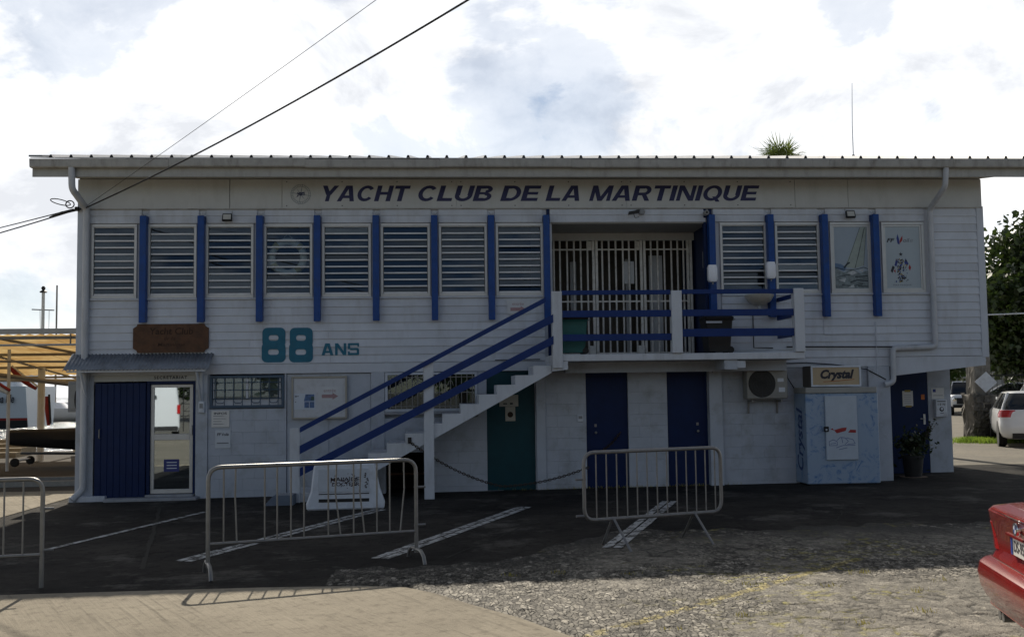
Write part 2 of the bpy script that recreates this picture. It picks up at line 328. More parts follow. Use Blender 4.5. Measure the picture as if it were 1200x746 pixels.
# ------------------------------------------------------------------ ground
def groundmat(name, c1, c2, c3, rough=.9, bump=.4, s1=.6, s2=9, wave=None, crackw=None):
    m = bpy.data.materials.new(name); m.use_nodes = True; nt = m.node_tree; N = nt.nodes.new; L = nt.links.new
    p = nt.nodes['Principled BSDF']; p.inputs['Roughness'].default_value = rough; p.inputs['Specular IOR Level'].default_value = .08
    g = N('ShaderNodeNewGeometry')
    def nz(sc, det, ro):
        n = N('ShaderNodeTexNoise'); n.inputs['Scale'].default_value = sc; n.inputs['Detail'].default_value = det; n.inputs['Roughness'].default_value = ro
        L(g.outputs['Position'], n.inputs['Vector']); return n.outputs[0]
    def rng_(v, a, b):
        r = N('ShaderNodeMapRange'); r.inputs[1].default_value = a; r.inputs[2].default_value = b; L(v, r.inputs[0]); return r.outputs[0]
    def mix(f, a, b):
        x = N('ShaderNodeMix'); x.data_type = 'RGBA'; L(f, x.inputs[0])
        for i, v in ((6, a), (7, b)):
            if isinstance(v, tuple): x.inputs[i].default_value = (*v, 1)
            else: L(v, x.inputs[i])
        return x.outputs[2]
    c = mix(rng_(nz(s1, 8, .65), .35, .65), c1, c2)
    c = mix(rng_(nz(s2, 8, .75), .5, .72), c, c3)
    if crackw:
        wn = N('ShaderNodeTexNoise'); wn.inputs['Scale'].default_value = 2.2; wn.inputs['Detail'].default_value = 6; L(g.outputs['Position'], wn.inputs['Vector'])
        av = N('ShaderNodeVectorMath'); av.operation = 'MULTIPLY_ADD'; L(wn.outputs['Color'], av.inputs[0]); av.inputs[1].default_value = (.6, .6, 0); L(g.outputs['Position'], av.inputs[2])
        for sc, wd in ((crackw, .010), (crackw * 3.1, .012)):
            vo = N('ShaderNodeTexVoronoi'); vo.feature = 'DISTANCE_TO_EDGE'; vo.inputs['Scale'].default_value = sc; L(av.outputs[0], vo.inputs['Vector'])
            gate = rng_(nz(.9 + sc * .1, 3, .5), .46, .56)
            k = N('ShaderNodeMapRange'); k.inputs[1].default_value = wd * sc / 2; k.inputs[2].default_value = 0; L(vo.outputs['Distance'], k.inputs[0])
            kk = N('ShaderNodeMath'); kk.operation = 'MULTIPLY'; L(k.outputs[0], kk.inputs[0]); L(gate, kk.inputs[1]); c = mix(kk.outputs[0], c, (.012, .011, .010))
        c = mix(rng_(nz(.8, 10, .75), .54, .66), c, (.10, .094, .085))
    fine = nz(140, 3, .7); f2 = N('ShaderNodeMapRange'); f2.inputs[3].default_value = .72; f2.inputs[4].default_value = 1.28; L(fine, f2.inputs[0])
    vs = N('ShaderNodeVectorMath'); vs.operation = 'SCALE'; L(c, vs.inputs[0]); L(f2.outputs[0], vs.inputs[3]); L(vs.outputs[0], p.inputs['Base Color'])
    h = nz(90, 4, .7)
    if wave:
        col_sock = vs.outputs[0]
        r1 = N('ShaderNodeMapping'); r1.inputs['Rotation'].default_value = (0, 0, R(wave)); L(g.outputs['Position'], r1.inputs[0])
        mp = N('ShaderNodeMapping'); mp.inputs['Scale'].default_value = (.5, 17, 1); L(r1.outputs[0], mp.inputs[0])
        w = N('ShaderNodeTexNoise'); w.inputs['Scale'].default_value = 1.0; w.inputs['Detail'].default_value = 4; w.inputs['Roughness'].default_value = .6
        L(mp.outputs[0], w.inputs[0]); a = N('ShaderNodeMath'); a.operation = 'MULTIPLY_ADD'; a.inputs[1].default_value = 1.3; L(w.outputs[0], a.inputs[0]); L(h, a.inputs[2]); h = a.outputs[0]
        gm = N('ShaderNodeMapRange'); gm.inputs[1].default_value = .54; gm.inputs[2].default_value = .70; gm.inputs[3].default_value = 1; gm.inputs[4].default_value = .62; L(w.outputs[0], gm.inputs[0])
        gg = rng_(nz(.55, 3, .5), .42, .58); gx = N('ShaderNodeMix'); gx.data_type = 'FLOAT'; gx.inputs[2].default_value = 1; L(gg, gx.inputs[0]); L(gm.outputs[0], gx.inputs[3])
        v3 = N('ShaderNodeVectorMath'); v3.operation = 'SCALE'; L(col_sock, v3.inputs[0]); L(gx.outputs[0], v3.inputs[3]); L(v3.outputs[0], p.inputs['Base Color'])
    bn = N('ShaderNodeBump'); bn.inputs['Strength'].default_value = bump; bn.inputs['Distance'].default_value = .012; L(h, bn.inputs['Height']); L(bn.outputs[0], p.inputs['Normal'])
    MATS[name] = m; return m
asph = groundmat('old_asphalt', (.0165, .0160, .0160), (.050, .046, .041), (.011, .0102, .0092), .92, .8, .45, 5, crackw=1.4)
landm = groundmat('worn_yard_asphalt', (.16, .15, .13), (.22, .2, .165), (.10, .095, .085), .9, .4)
concr = groundmat('broomed_concrete', (.235, .208, .162), (.31, .275, .215), (.15, .13, .10), .88, .8, .7, 9, wave=62)

def sheet_grid(name, xs, ys, dz, m, keep=lambda x, y: True):
    b = MB(); nx = len(xs)
    for y in ys:
        for x in xs: b.v.append((x, y, gz(x) + dz))
    for j in range(len(ys) - 1):
        for i in range(nx - 1):
            if keep((xs[i] + xs[i + 1]) / 2, (ys[j] + ys[j + 1]) / 2):
                b.f.append((j * nx + i, j * nx + i + 1, (j + 1) * nx + i + 1, (j + 1) * nx + i)); b.m.append(0)
    return struct(b.obj(name, m))
sheet_grid('ground', [-700, -8, -1.5, 17, 1800], [-700, 17, 1800], 0, landm, lambda x, y: not (x < -1.5 and y > 17))
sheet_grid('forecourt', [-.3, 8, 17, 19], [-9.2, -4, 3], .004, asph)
def slab(name, pts, dz, m, th=.1):
    n = len(pts); b = MB()
    b.add([(x, y, gz(x) + dz) for x, y in pts] + [(x, y, gz(x) + dz - th) for x, y in pts], [tuple(range(n))] + [(i, i + n, (i + 1) % n + n, (i + 1) % n) for i in range(n)])
    return struct(b.obj(name, m))
APRON = [(-14, -8.72), (-14, -26), (14, -26), (9.4, -15), (8.3, -13), (7.55, -11.75), (7.12, -10.95), (6.83, -10.35), (6.52, -9.87), (6.2, -9.3), (5.93, -8.97), (5.55, -8.84), (4.6, -8.76), (2.5, -8.73)]  # far edge follows the shadow line; dark asphalt stands in for shaded concrete
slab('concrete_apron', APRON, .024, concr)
slab('side_apron', [(-14, 2.1), (-14, -4), (-.31, -4), (-.31, 2.1)], .012, concr)
slab('shed_floor', [(-14, 16.9), (-14, 2.15), (-.1, 2.15), (-.1, 16.9)], .008, groundmat('shaded_shed_concrete', (.05, .047, .042), (.07, .065, .058), (.035, .032, .03)))  # concrete tone lowered to paint in the shade under the shed roof
# broken paving in the foreground: plates, open joints and soil, moss in some of them, one worn yellow line
def cracked():
    x0, x1, y0, y1, dx, dy = 5.2, 14.6, -12.2, -5.3, .02, .0165
    xs = np.arange(x0, x1, dx); ys = np.arange(y0, y1, dy); X, Y = np.meshgrid(xs, ys)
    def vnoise(sx, sy, seed):
        r = np.random.default_rng(seed); g = r.random((64, 64)); u, v = X * sx, Y * sy
        i, j = np.floor(u).astype(int), np.floor(v).astype(int); a, b = u - i, v - j; a = a * a * (3 - 2 * a); b = b * b * (3 - 2 * b)
        q = lambda k, l: g[(i + k) % 64, (j + l) % 64]
        return q(0, 0) * (1 - a) * (1 - b) + q(1, 0) * a * (1 - b) + q(0, 1) * (1 - a) * b + q(1, 1) * a * b
    def worley(cs, cy, seed, warp):
        warp = warp * .5
        r = np.random.default_rng(seed); jx, jy, cr = r.random((97, 97)), r.random((97, 97)), r.random((97, 97))
        u = X / cs + warp * (vnoise(7, 7, seed + 5) - .5); v = Y / cy + warp * (vnoise(7, 7, seed + 9) - .5)
        i, j = np.floor(u).astype(int), np.floor(v).astype(int); f1 = np.full(X.shape, 9.); f2 = f1.copy(); c = np.zeros(X.shape)
        for a in (-1, 0, 1):
            for b in (-1, 0, 1):
                ii, jj = (i + a) % 97, (j + b) % 97
                d = np.hypot(i + a + jx[ii, jj] - u, j + b + jy[ii, jj] - v)
                n = d < f1; f2 = np.where(n, f1, np.minimum(f2, d)); c = np.where(n, cr[ii, jj], c); f1 = np.minimum(f1, d)
        return f2 - f1, c
    sm = lambda t: np.clip(t, 0, 1) ** 2 * (3 - 2 * np.clip(t, 0, 1))
    e1, c1 = worley(.24, .30, 3, 1.4); e2, c2 = worley(.07, .135, 8, 1.3); e3, c3 = worley(.8, .6, 14, 1.8)
    cmask = sm((vnoise(2.3, 2.9, 19) - .34) / .12); fmask = sm((vnoise(3.3, 4.1, 23) - .40) / .12)
    rough = sm((vnoise(.9, .9, 21) + .6 * vnoise(2.3, 2.3, 22) - .62) / .4)          # where the surface has broken up most
    rough = np.maximum(rough, sm((8.3 - X) / 1.2) * .95)
    crk = np.maximum(cmask * (1 - sm(e1 / .13)), 1 - sm(e3 / .035)); fine = (1 - sm(e2 / .24)) * np.clip(rough + .55 * fmask, 0, 1); crk = np.maximum(crk, fine * .9)
    h = .006 * c3 + .009 * c1 * (.35 + .65 * cmask) + .008 * c2 * np.clip(rough + .4 * fmask, 0, 1) + .003 * vnoise(26, 26, 2) + .002 * vnoise(45, 45, 4) - .010 * crk + .010
    fade = sm((-7.9 - Y + .5 * (vnoise(2.1, 2.1, 50) - .5)) / .5); h = h * (.12 + .88 * fade)
    soil = crk; big = 1 - crk; small = 1 - fine
    dist = np.full(X.shape, 9.); ins_ = np.zeros(X.shape, bool)
    for (xa, ya), (xb, yb) in zip(APRON, APRON[1:] + APRON[:1]):
        tt = np.clip(((X - xa) * (xb - xa) + (Y - ya) * (yb - ya)) / ((xb - xa) ** 2 + (yb - ya) ** 2), 0, 1); dist = np.minimum(dist, np.hypot(X - xa - tt * (xb - xa), Y - ya - tt * (yb - ya)))
        if ya != yb: ins_ ^= ((ya > Y) != (yb > Y)) & (X < (xb - xa) * (Y - ya) / (yb - ya) + xa)
    h = np.where(ins_, 0, h * sm(dist / .10))
    patch = sm((vnoise(1.1, 1.4, 31) * .6 + vnoise(3.1, 3.1, 32) * .4 - .50) / .22) * sm((X - 7.2) / 2.2 + .2)
    moss = patch * np.clip(1.1 * (1 - big) * (vnoise(6, 8, 35) > .42) + 3.0 * (vnoise(17, 19, 33) - .68), 0, 1)
    ax, ay, bx, by = 10.2, -8.4, 7.2, -11.15
    t = np.clip(((X - ax) * (bx - ax) + (Y - ay) * (by - ay)) / ((bx - ax) ** 2 + (by - ay) ** 2), -.05, 1.6)
    d = np.hypot(X - ax - t * (bx - ax), Y - ay - t * (by - ay)) + .03 * (vnoise(5, 5, 40) - .5)
    line = sm((.062 - d) / .025) * (vnoise(16, 16, 41) > .28) * (.35 + .65 * small)
    base = (.112 + .04 * c1 + .025 * c3 + (.3 + .7 * rough) * .08 * (c2 - .42))[..., None] * np.array([1.06, .97, .80]) * (.7 + .6 * vnoise(13, 8, 60))[..., None]; base = np.clip(base, .015, .5)
    asp = np.array([.034, .032, .029]); eline = np.where(X < 6.6, -7.5, np.where(X > 8.2, -5.6, -7.5 + 1.9 * (X - 6.6) / 1.6)); f2 = sm((eline - Y + .7 * (vnoise(1.9, 1.9, 71) - .5)) / 2.0)[..., None]; base = base * f2 + asp * (1 - f2)  # fades to asphalt; the broad fade paints the shaded part darker
    lite = (rough * (c2 > .80))[..., None]; base = base * (1 - .5 * lite) + np.array([.27, .25, .215]) * .5 * lite
    soilc = np.array([.018, .016, .012]); mossc = np.array([.25, .225, .035]); yel = np.array([.36, .29, .06])
    mix = lambda a, b, f: a * (1 - f[..., None]) + b * f[..., None]
    c = mix(base, soilc, soil * .95); c = mix(c, mossc, np.clip(moss, 0, 1) * .7); c = mix(c, yel, np.clip(line, 0, 1) * .5)
    Z = .006 * (np.clip(X, -8, 17) - 8) + .008 + h
    n, mrows = len(xs), len(ys); V = np.stack([X, Y, Z], -1).reshape(-1, 3)
    idx = np.arange(n * mrows).reshape(mrows, n); F = np.stack([idx[:-1, :-1], idx[:-1, 1:], idx[1:, 1:], idx[1:, :-1]], -1).reshape(-1, 4)
    ctr = V[F].mean(1); poly = APRON; cx_, cy_ = ctr[:, 0] + .06, ctr[:, 1] + .05; ins = np.zeros(len(F), bool)
    for (xa, ya), (xb, yb) in zip(poly, poly[1:] + poly[:1]):
        with np.errstate(divide='ignore', invalid='ignore'): ins ^= ((ya > cy_) != (yb > cy_)) & (cx_ < (xb - xa) * (cy_ - ya) / (yb - ya) + xa)
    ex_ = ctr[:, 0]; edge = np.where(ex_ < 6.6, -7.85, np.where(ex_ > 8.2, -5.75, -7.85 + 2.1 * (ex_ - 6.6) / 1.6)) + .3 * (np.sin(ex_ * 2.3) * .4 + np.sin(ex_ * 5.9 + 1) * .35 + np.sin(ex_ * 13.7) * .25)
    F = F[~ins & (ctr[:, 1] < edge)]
    me = bpy.data.meshes.new('broken_paving'); me.vertices.add(len(V)); me.vertices.foreach_set('co', V.ravel())
    me.loops.add(F.size); me.loops.foreach_set('vertex_index', F.ravel().astype(np.int32)); me.polygons.add(len(F)); me.polygons.foreach_set('loop_start', np.arange(0, F.size, 4, dtype=np.int32))
    me.update(); at = me.color_attributes.new('stone', 'FLOAT_COLOR', 'POINT'); at.data.foreach_set('color', np.concatenate([c.reshape(-1, 3), rough.reshape(-1, 1)], 1).ravel().astype(np.float32))
    m = bpy.data.materials.new('broken_paving'); m.use_nodes = True; nt = m.node_tree; p = nt.nodes['Principled BSDF']; p.inputs['Roughness'].default_value = .85; p.inputs['Specular IOR Level'].default_value = .3
    a = nt.nodes.new('ShaderNodeVertexColor'); a.layer_name = 'stone'; g = nt.nodes.new('ShaderNodeNewGeometry'); nn = nt.nodes.new('ShaderNodeTexNoise'); nn.inputs['Scale'].default_value = 110; nn.inputs['Detail'].default_value = 4
    nt.links.new(g.outputs['Position'], nn.inputs['Vector']); r = nt.nodes.new('ShaderNodeMapRange'); r.inputs[1].default_value = .32; r.inputs[2].default_value = .68; r.inputs[3].default_value = .45; r.inputs[4].default_value = 1.6; nt.links.new(nn.outputs[0], r.inputs[0])
    vs = nt.nodes.new('ShaderNodeVectorMath'); vs.operation = 'SCALE'; nt.links.new(a.outputs[0], vs.inputs[0]); nt.links.new(r.outputs[0], vs.inputs[3])
    N = nt.nodes.new; L = nt.links.new                                  # exposed aggregate: small stones, dark between them
    wv = N('ShaderNodeTexNoise'); wv.inputs['Scale'].default_value = 9; L(g.outputs['Position'], wv.inputs['Vector']); wa = N('ShaderNodeVectorMath'); wa.operation = 'MULTIPLY_ADD'; L(wv.outputs['Color'], wa.inputs[0]); wa.inputs[1].default_value = (.06, .06, 0); L(g.outputs['Position'], wa.inputs[2])
    mp = N('ShaderNodeMapping'); mp.inputs['Scale'].default_value = (24, 10.5, 1); L(wa.outputs[0], mp.inputs[0])
    vo = N('ShaderNodeTexVoronoi'); vo.voronoi_dimensions = '2D'; vo.inputs['Scale'].default_value = 1; L(mp.outputs[0], vo.inputs['Vector']); ve = N('ShaderNodeTexVoronoi'); ve.voronoi_dimensions = '2D'; ve.feature = 'DISTANCE_TO_EDGE'; ve.inputs['Scale'].default_value = 1; L(mp.outputs[0], ve.inputs['Vector'])
    sp = N('ShaderNodeSeparateColor'); L(vo.outputs['Color'], sp.inputs[0]); cv = N('ShaderNodeMapRange'); cv.inputs[3].default_value = .45; cv.inputs[4].default_value = 1.75; L(sp.outputs[0], cv.inputs[0])
    ed = N('ShaderNodeMapRange'); ed.inputs[1].default_value = .02; ed.inputs[2].default_value = .12; ed.inputs[3].default_value = .18; ed.inputs[4].default_value = 1; L(ve.outputs['Distance'], ed.inputs[0])
    ml = N('ShaderNodeMath'); ml.operation = 'MULTIPLY'; L(cv.outputs[0], ml.inputs[0]); L(ed.outputs[0], ml.inputs[1])
    al = N('ShaderNodeMapRange'); al.inputs[3].default_value = .30; al.inputs[4].default_value = .95; L(a.outputs['Alpha'], al.inputs[0])
    mf = N('ShaderNodeMix'); mf.data_type = 'FLOAT'; L(al.outputs[0], mf.inputs[0]); mf.inputs[2].default_value = 1; L(ml.outputs[0], mf.inputs[3])
    v2 = N('ShaderNodeVectorMath'); v2.operation = 'SCALE'; L(vs.outputs[0], v2.inputs[0]); L(mf.outputs[0], v2.inputs[3]); L(v2.outputs[0], p.inputs['Base Color'])
    bp_ = N('ShaderNodeBump'); bp_.inputs['Strength'].default_value = .7; bp_.inputs['Distance'].default_value = .012; L(mf.outputs[0], bp_.inputs['Height']); L(bp_.outputs[0], p.inputs['Normal'])
    me.materials.append(m); struct(link('broken_paving', me))
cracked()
# worn white bay lines
def wornpaint():
    m = bpy.data.materials.new('worn_line_paint'); m.use_nodes = True; nt = m.node_tree; N = nt.nodes.new; L = nt.links.new; p = nt.nodes['Principled BSDF']; p.inputs['Roughness'].default_value = .85
    g = N('ShaderNodeNewGeometry'); n = N('ShaderNodeTexNoise'); n.inputs['Scale'].default_value = 9; n.inputs['Detail'].default_value = 10; n.inputs['Roughness'].default_value = .75; L(g.outputs['Position'], n.inputs['Vector'])
    r = N('ShaderNodeValToRGB'); e = r.color_ramp.elements; e[0].position = .455; e[0].color = (.045, .044, .042, 1); e[1].position = .515; e[1].color = (.40, .41, .41, 1); L(n.outputs[0], r.inputs[0]); L(r.outputs[0], p.inputs['Base Color']); return m
wp = wornpaint()
def bayline(a, b, w, double=False, zl=.009):
    a, b = Vector((*a, 0)), Vector((*b, 0)); d = (b - a).normalized(); s = Vector((-d.y, d.x, 0)); o = MB()
    L_ = (b - a).length; k = 14
    for off in ((-.062, .062) if double else (0,)):
        ww = w * (.36 if double else .5)
        for i in range(k):
            q = [a + d * (L_ * i / k) + s * (off - ww * random.uniform(.85, 1)), a + d * (L_ * (i + 1) / k) + s * (off - ww * random.uniform(.85, 1)),
                 a + d * (L_ * (i + 1) / k) + s * (off + ww * random.uniform(.85, 1)), a + d * (L_ * i / k) + s * (off + ww * random.uniform(.85, 1))]
            o.add([(v.x, v.y, gz(v.x) + zl) for v in q], [(0, 1, 2, 3)])
    return struct(o.obj('parking_line', wp))
bayline((1.68, -5.72), (2.67, -2.2), .10)
bayline((3.5, -6.98), (5.32, -2.5), .14, True)
bayline((5.6, -7.2), (7.49, -2.68), .15, True)
bayline((8.11, -6.98), (9.73, -2.5), .15, True, .0175)
# long expansion joints / cracks of the forecourt: strips of soil
def crack(name, pts, w):
    b = MB(); L_ = []
    for i, (x, y) in enumerate(pts):
        ww = w * random.uniform(.5, 1.3); L_.append(((x - ww, y, gz(x) + .0075), (x + ww, y, gz(x) + .0075)))
    for i in range(len(L_) - 1): b.add([L_[i][0], L_[i][1], L_[i + 1][1], L_[i + 1][0]], [(0, 1, 2, 3)])
    return struct(b.obj(name, mat('joint_soil', (.012, .011, .008), .95, .3, 20)))
def wob(a, b, n, amp): return [(a[0] + (b[0] - a[0]) * i / n + random.uniform(-amp, amp), a[1] + (b[1] - a[1]) * i / n) for i in range(n + 1)]
crack('paving_joint', wob((1.55, -.35), (3.2, -7.4), 40, .014), .028)
crack('paving_joint', wob((13.2, -1.2), (10.3, -7.35), 60, .03), .010)
crack('paving_joint', wob((7.6, -4.2), (6.3, -7.3), 20, .02), .012)

# ------------------------------------------------------------------ the clubhouse
CH = thing('clubhouse', 'long two-storey white boarded clubhouse with blue fins, outside stair and low metal roof', 'building')
XE = 16.2                                            # right end of the upper floor
WINS = [(.22, 1.0), (1.176, 2.02), (2.17, 3.0), (3.17, 4.02), (4.18, 5.04), (5.205, 6.08), (6.23, 7.09), (7.24, 8.09), (11.29, 12.15), (12.3, 13.13), (13.32, 14.1), (14.28, 15.08)]
ZW0, ZW1 = 3.42, 4.715
# upper wall behind the boards
b = MB(); yb0, yb1 = .012, .12
b.box(0, 8.25, yb0, yb1, 2.26, ZW0); b.box(11.1, XE, yb0, yb1, 2.26, ZW0)
b.box(0, XE, yb0, yb1, ZW1, 5.6)
px = 0
for a, c in WINS[:8]: b.box(px, a, yb0, yb1, ZW0, ZW1); px = c
b.box(px, 8.25, yb0, yb1, ZW0, ZW1); px = 11.1
for a, c in WINS[8:]: b.box(px, a, yb0, yb1, ZW0, ZW1); px = c
b.box(px, XE, yb0, yb1, ZW0, ZW1)
UW = b.obj('upper_wall', white, CH)
# lapped boards, each its own piece
def board(x0, x1, z0, h=.14):
    y = -.002
    bb = MB().prism([(y + .012, z0 + .001), (y - .026, z0 + .001), (y - .028, z0 + .008), (y - .009, z0 + h + .006), (y + .012, z0 + h + .006)], x0 + .0015, x1 - .0015, 'x')
    return bb.obj('siding_board', white, UW)
def rowcut(x0, x1):
    out = []; x = x0
    while x < x1 - .01:
        n = x + random.uniform(2.8, 4.4)
        if x1 - n < 1.2: n = x1
        out.append((x, min(n, x1))); x = n
    return out
for k in range(8):
    z = 2.262 + k * .14
    for x0, x1 in rowcut(.13, 8.1) + rowcut(11.3, 16.08): board(x0, x1, z)
for k in range(2):
    z = ZW1 + .012 + k * .128; px = .13
    for a in [1.074, 2.055, 3.057, 4.05, 5.07, 6.095, 7.095, 8.08]: board(px, a, z, .128); px = a + .135
    board(8.215, 11.04, z, .128); px = 11.175
    for a in [12.112, 13.11, 14.053]: board(px, a, z, .128); px = a + .135
    board(px, 15.1, z, .128)
for k in range(8, 19): board(15.24, 16.08, 2.262 + k * .1435 - .028, .1435)
cboxo('corner_board', white2, CH, -.012, .13, -.034, .02, 2.2, 5.5)
cboxo('corner_board', white2, CH, 16.08, XE + .012, -.034, .02, 2.235, 5.0)
for x0, x1 in ((.14, 8.1), (11.3, 15.2)):
    cboxo('sill', white2, CH, x0, x1, -.055, .03, 3.386, 3.418)
# frieze
fx = [(.0, 2.58), (2.59, 3.487), (3.492, 6.55), (6.553, 9.6), (9.603, 12.69), (12.696, 13.676), (13.682, 16.19)]
FR = []
for x0, x1 in fx: FR.append(cboxo('frieze_panel', cream, CH, x0, x1, -.036, .01, 4.985, 5.5, c=.003))
cboxo('frieze_bead', guttm, CH, .0, 16.19, -.043, -.0, 4.966, 4.984, c=.003)
for f, (x0, x1) in list(zip(FR, fx))[2:5]:
    b = MB()
    for i in range(4):
        for z in (5.03, 5.455): b.lathe([(0, -.0395), (.011, -.0395), (.011, -.035)], (x0 + .08 + (x1 - x0 - .16) * i / 3 * 1.0, 0, z), 6, 0, 'y')
    b.obj('screws', ink, f)
for s, x0, x1 in (('YACHT', 4.177, 5.738), ('CLUB', 5.889, 7.225), ('DE', 7.377, 8.066), ('LA', 8.189, 8.82), ('MARTINIQUE', 8.974, 12.033)):
    letters('lettering', s, x0 - .05, x1 + .01, 5.108, 5.387, -.0375, letterm, CH, shear=.26, gap=.10)
# compass emblem: ring of points, star and initials
def circ(cx, cz, r, n=40, a0=0): return [(cx + r * math.cos(a0 + 2 * math.pi * i / n), cz + r * math.sin(a0 + 2 * math.pi * i / n)) for i in range(n)]
ex, ez = 3.815, 5.235; eb = MB()
faint = mat('faded_blue_print', (.16, .19, .21), .7, .2, 30)
for r0, r1 in ((.168, .175), (.132, .137)):
    o, i_ = circ(ex, ez, r1), circ(ex, ez, r0); n = len(o)
    eb.add([(p[0], -.0385, p[1]) for p in o + i_], [(i, (i + 1) % n, n + (i + 1) % n, n + i) for i in range(n)])
for k in range(8):
    t = R(80 + 45 * k); L_ = .21 if k % 2 == 0 else .13; d = (math.cos(t), math.sin(t)); s = (-d[1], d[0])
    eb.add([(ex + d[0] * L_, -.0390, ez + d[1] * L_), (ex + s[0] * .009, -.0390, ez + s[1] * .009), (ex - s[0] * .009, -.0390, ez - s[1] * .009)], [(0, 1, 2)])
for k in range(32):
    t = R(11.25 * k); d = (math.cos(t), math.sin(t)); s = (-d[1] * .004, d[0] * .004)
    eb.add([(ex + d[0] * .137 + s[0], -.0387, ez + d[1] * .137 + s[1]), (ex + d[0] * .166 + s[0], -.0387, ez + d[1] * .166 + s[1]), (ex + d[0] * .166 - s[0], -.0387, ez + d[1] * .166 - s[1]), (ex + d[0] * .137 - s[0], -.0387, ez + d[1] * .137 - s[1])], [(0, 1, 2, 3)])
EM = eb.obj('compass_emblem', faint, CH)
text('initials', 'ycm', ex - .07, ex + .07, ez - .05, ez + .035, -.0400, letterm, EM, bold=.03, shear=.2)
# fins
FINX = [1.074, 2.055, 3.057, 4.05, 5.07, 6.095, 7.095, 8.08, 11.04, 12.112, 13.11, 14.053]
for i, x in enumerate(FINX):
    z0, z1 = (2.985, 4.84)
    f = MB(); f.prism([(.0, z0 + .02), (-.165, z0), (-.165, z1), (.0, z1 + .01)], x + (.022 if x > 9 else .004), x + (.135 if x > 9 else .117), 'x'); f = f.obj('fin', blue, CH)
    f.modifiers.new('b', 'BEVEL').width = .006
    if i not in (7, 8):
        d = MB()
        for k in range(5): d.tube([(x + .07, -.08, z1 + .0), (x + .07 + (k - 2) * .035, -.08 - .02 * (k % 2), z1 + random.uniform(.05, .09))], .0022, 4)
        d.obj('bird_spikes', steel, CH)
for x in (8.155, 11.0): cboxo('jamb_post', dblue, CH, x, x + .05, -.02, .1, 2.34, 4.965)
# louvre windows
louvw = mat('louvre_edge', (.66, .67, .68), .4, .08, 8)
def louvre_window(x0, x1):
    w = part('window', CH, (x0, 0, ZW0)); W_, H_ = x1 - x0, ZW1 - ZW0; f = MB()
    for a in ((0, W_, 0, .05), (0, W_, H_ - .05, H_), (0, .048, .05, H_ - .05), (W_ - .048, W_, .05, H_ - .05)): f.box(a[0], a[1], -.03, .07, a[2], a[3], c=.004)
    for a in ((.048, W_ - .048, .05, .062), (.048, W_ - .048, H_ - .062, H_ - .05)): f.box(a[0], a[1], -.01, .05, a[2], a[3])
    f.obj('frame', alu, w)
    n = 10; ih = H_ - .124; p = ih / n; sm = None
    for k in range(n):
        if sm is None:
            s = MB(); t = .0045; hh = p * 1.08; q = math.tan(R(9)) * hh
            s.prism([(-t, 0), (t, 0), (q + t, hh), (q - t, hh)], .06, W_ - .06, 'x', 0)
            s.box(.056, W_ - .056, -.012, .006, -.012, .013, 1)
            o = s.obj('louvre', [winglass, louvw], w, loc=(0, .0, .066 + k * p)); sm = o.data
        else: o = link('louvre', sm, w, (0, .0, .066 + k * p))
        o.rotation_euler.x = R(random.choice((random.uniform(-1.5, 1.5), random.uniform(-1.5, 1.5), random.uniform(-7, 4))))
    return w
for a, c in WINS[:10]: louvre_window(a, c)
# two blanked windows with printed panels
seapan = None
def panel_window(x0, x1, pm):
    w = part('window', CH, (x0, 0, ZW0)); W_, H_ = x1 - x0, ZW1 - ZW0; f = MB()
    for a in ((0, W_, 0, .05), (0, W_, H_ - .05, H_), (0, .05, .05, H_ - .05), (W_ - .05, W_, .05, H_ - .05)): f.box(a[0], a[1], -.03, .07, a[2], a[3], c=.004)
    for a in ((.05, W_ - .05, .05, .085), (.05, W_ - .05, H_ - .085, H_ - .05), (.05, .08, .085, H_ - .085), (W_ - .08, W_ - .05, .085, H_ - .085)): f.box(a[0], a[1], -.012, .05, a[2], a[3], c=.003)
    f.obj('frame', alu, w); MB().box(.081, W_ - .081, .0, .02, .086, H_ - .086).obj('printed_panel', pm, w); return w
p1 = mat('pale_print', (.30, .36, .42), .5, .06, 2); p2 = mat('pale_print_white', (.36, .42, .46), .5, .05, 2)
w11 = panel_window(*WINS[10], p1); w12 = panel_window(*WINS[11], p2)
P11 = [c for c in w11.children if c.name.startswith('printed')][0]; P12 = [c for c in w12.children if c.name.startswith('printed')][0]
def onp(poly, y=-.002): return poly
seam = mat('printed_sea', (.17, .21, .22), .5, .55, 14); sail = mat('printed_sail', (.30, .35, .32), .5, .12, 8); lin = mat('printed_line', (.03, .04, .05), .6, .1, 9)
seab = mat('printed_blue_sea', (.10, .17, .28), .5, .2, 10); spray = mat('printed_spray', (.42, .45, .46), .5, .3, 18)
flat('printed_sea', [[(.085, .09), (.7, .09), (.7, .42), (.55, .36), (.4, .44), (.25, .38), (.085, .46)]], -.002, seam, P11)
flat('printed_blue_sea', [[(.085, .46), (.25, .40), (.30, .47), (.2, .53), (.085, .55)]], -.0022, seab, P11)
flat('printed_sail', [[(.27, .48), (.58, 1.2), (.695, 1.2), (.62, .50), (.45, .45)]], -.0025, sail, P11)
lp = []
def stroke(pts, w):
    o = []
    for (ax, az), (bx, bz) in zip(pts, pts[1:]):
        d = Vector((bx - ax, bz - az)).normalized(); s = Vector((-d.y, d.x)) * w / 2
        o.append([(ax + s.x, az + s.y), (bx + s.x, bz + s.y), (bx - s.x, bz - s.y), (ax - s.x, az - s.y)])
    return o
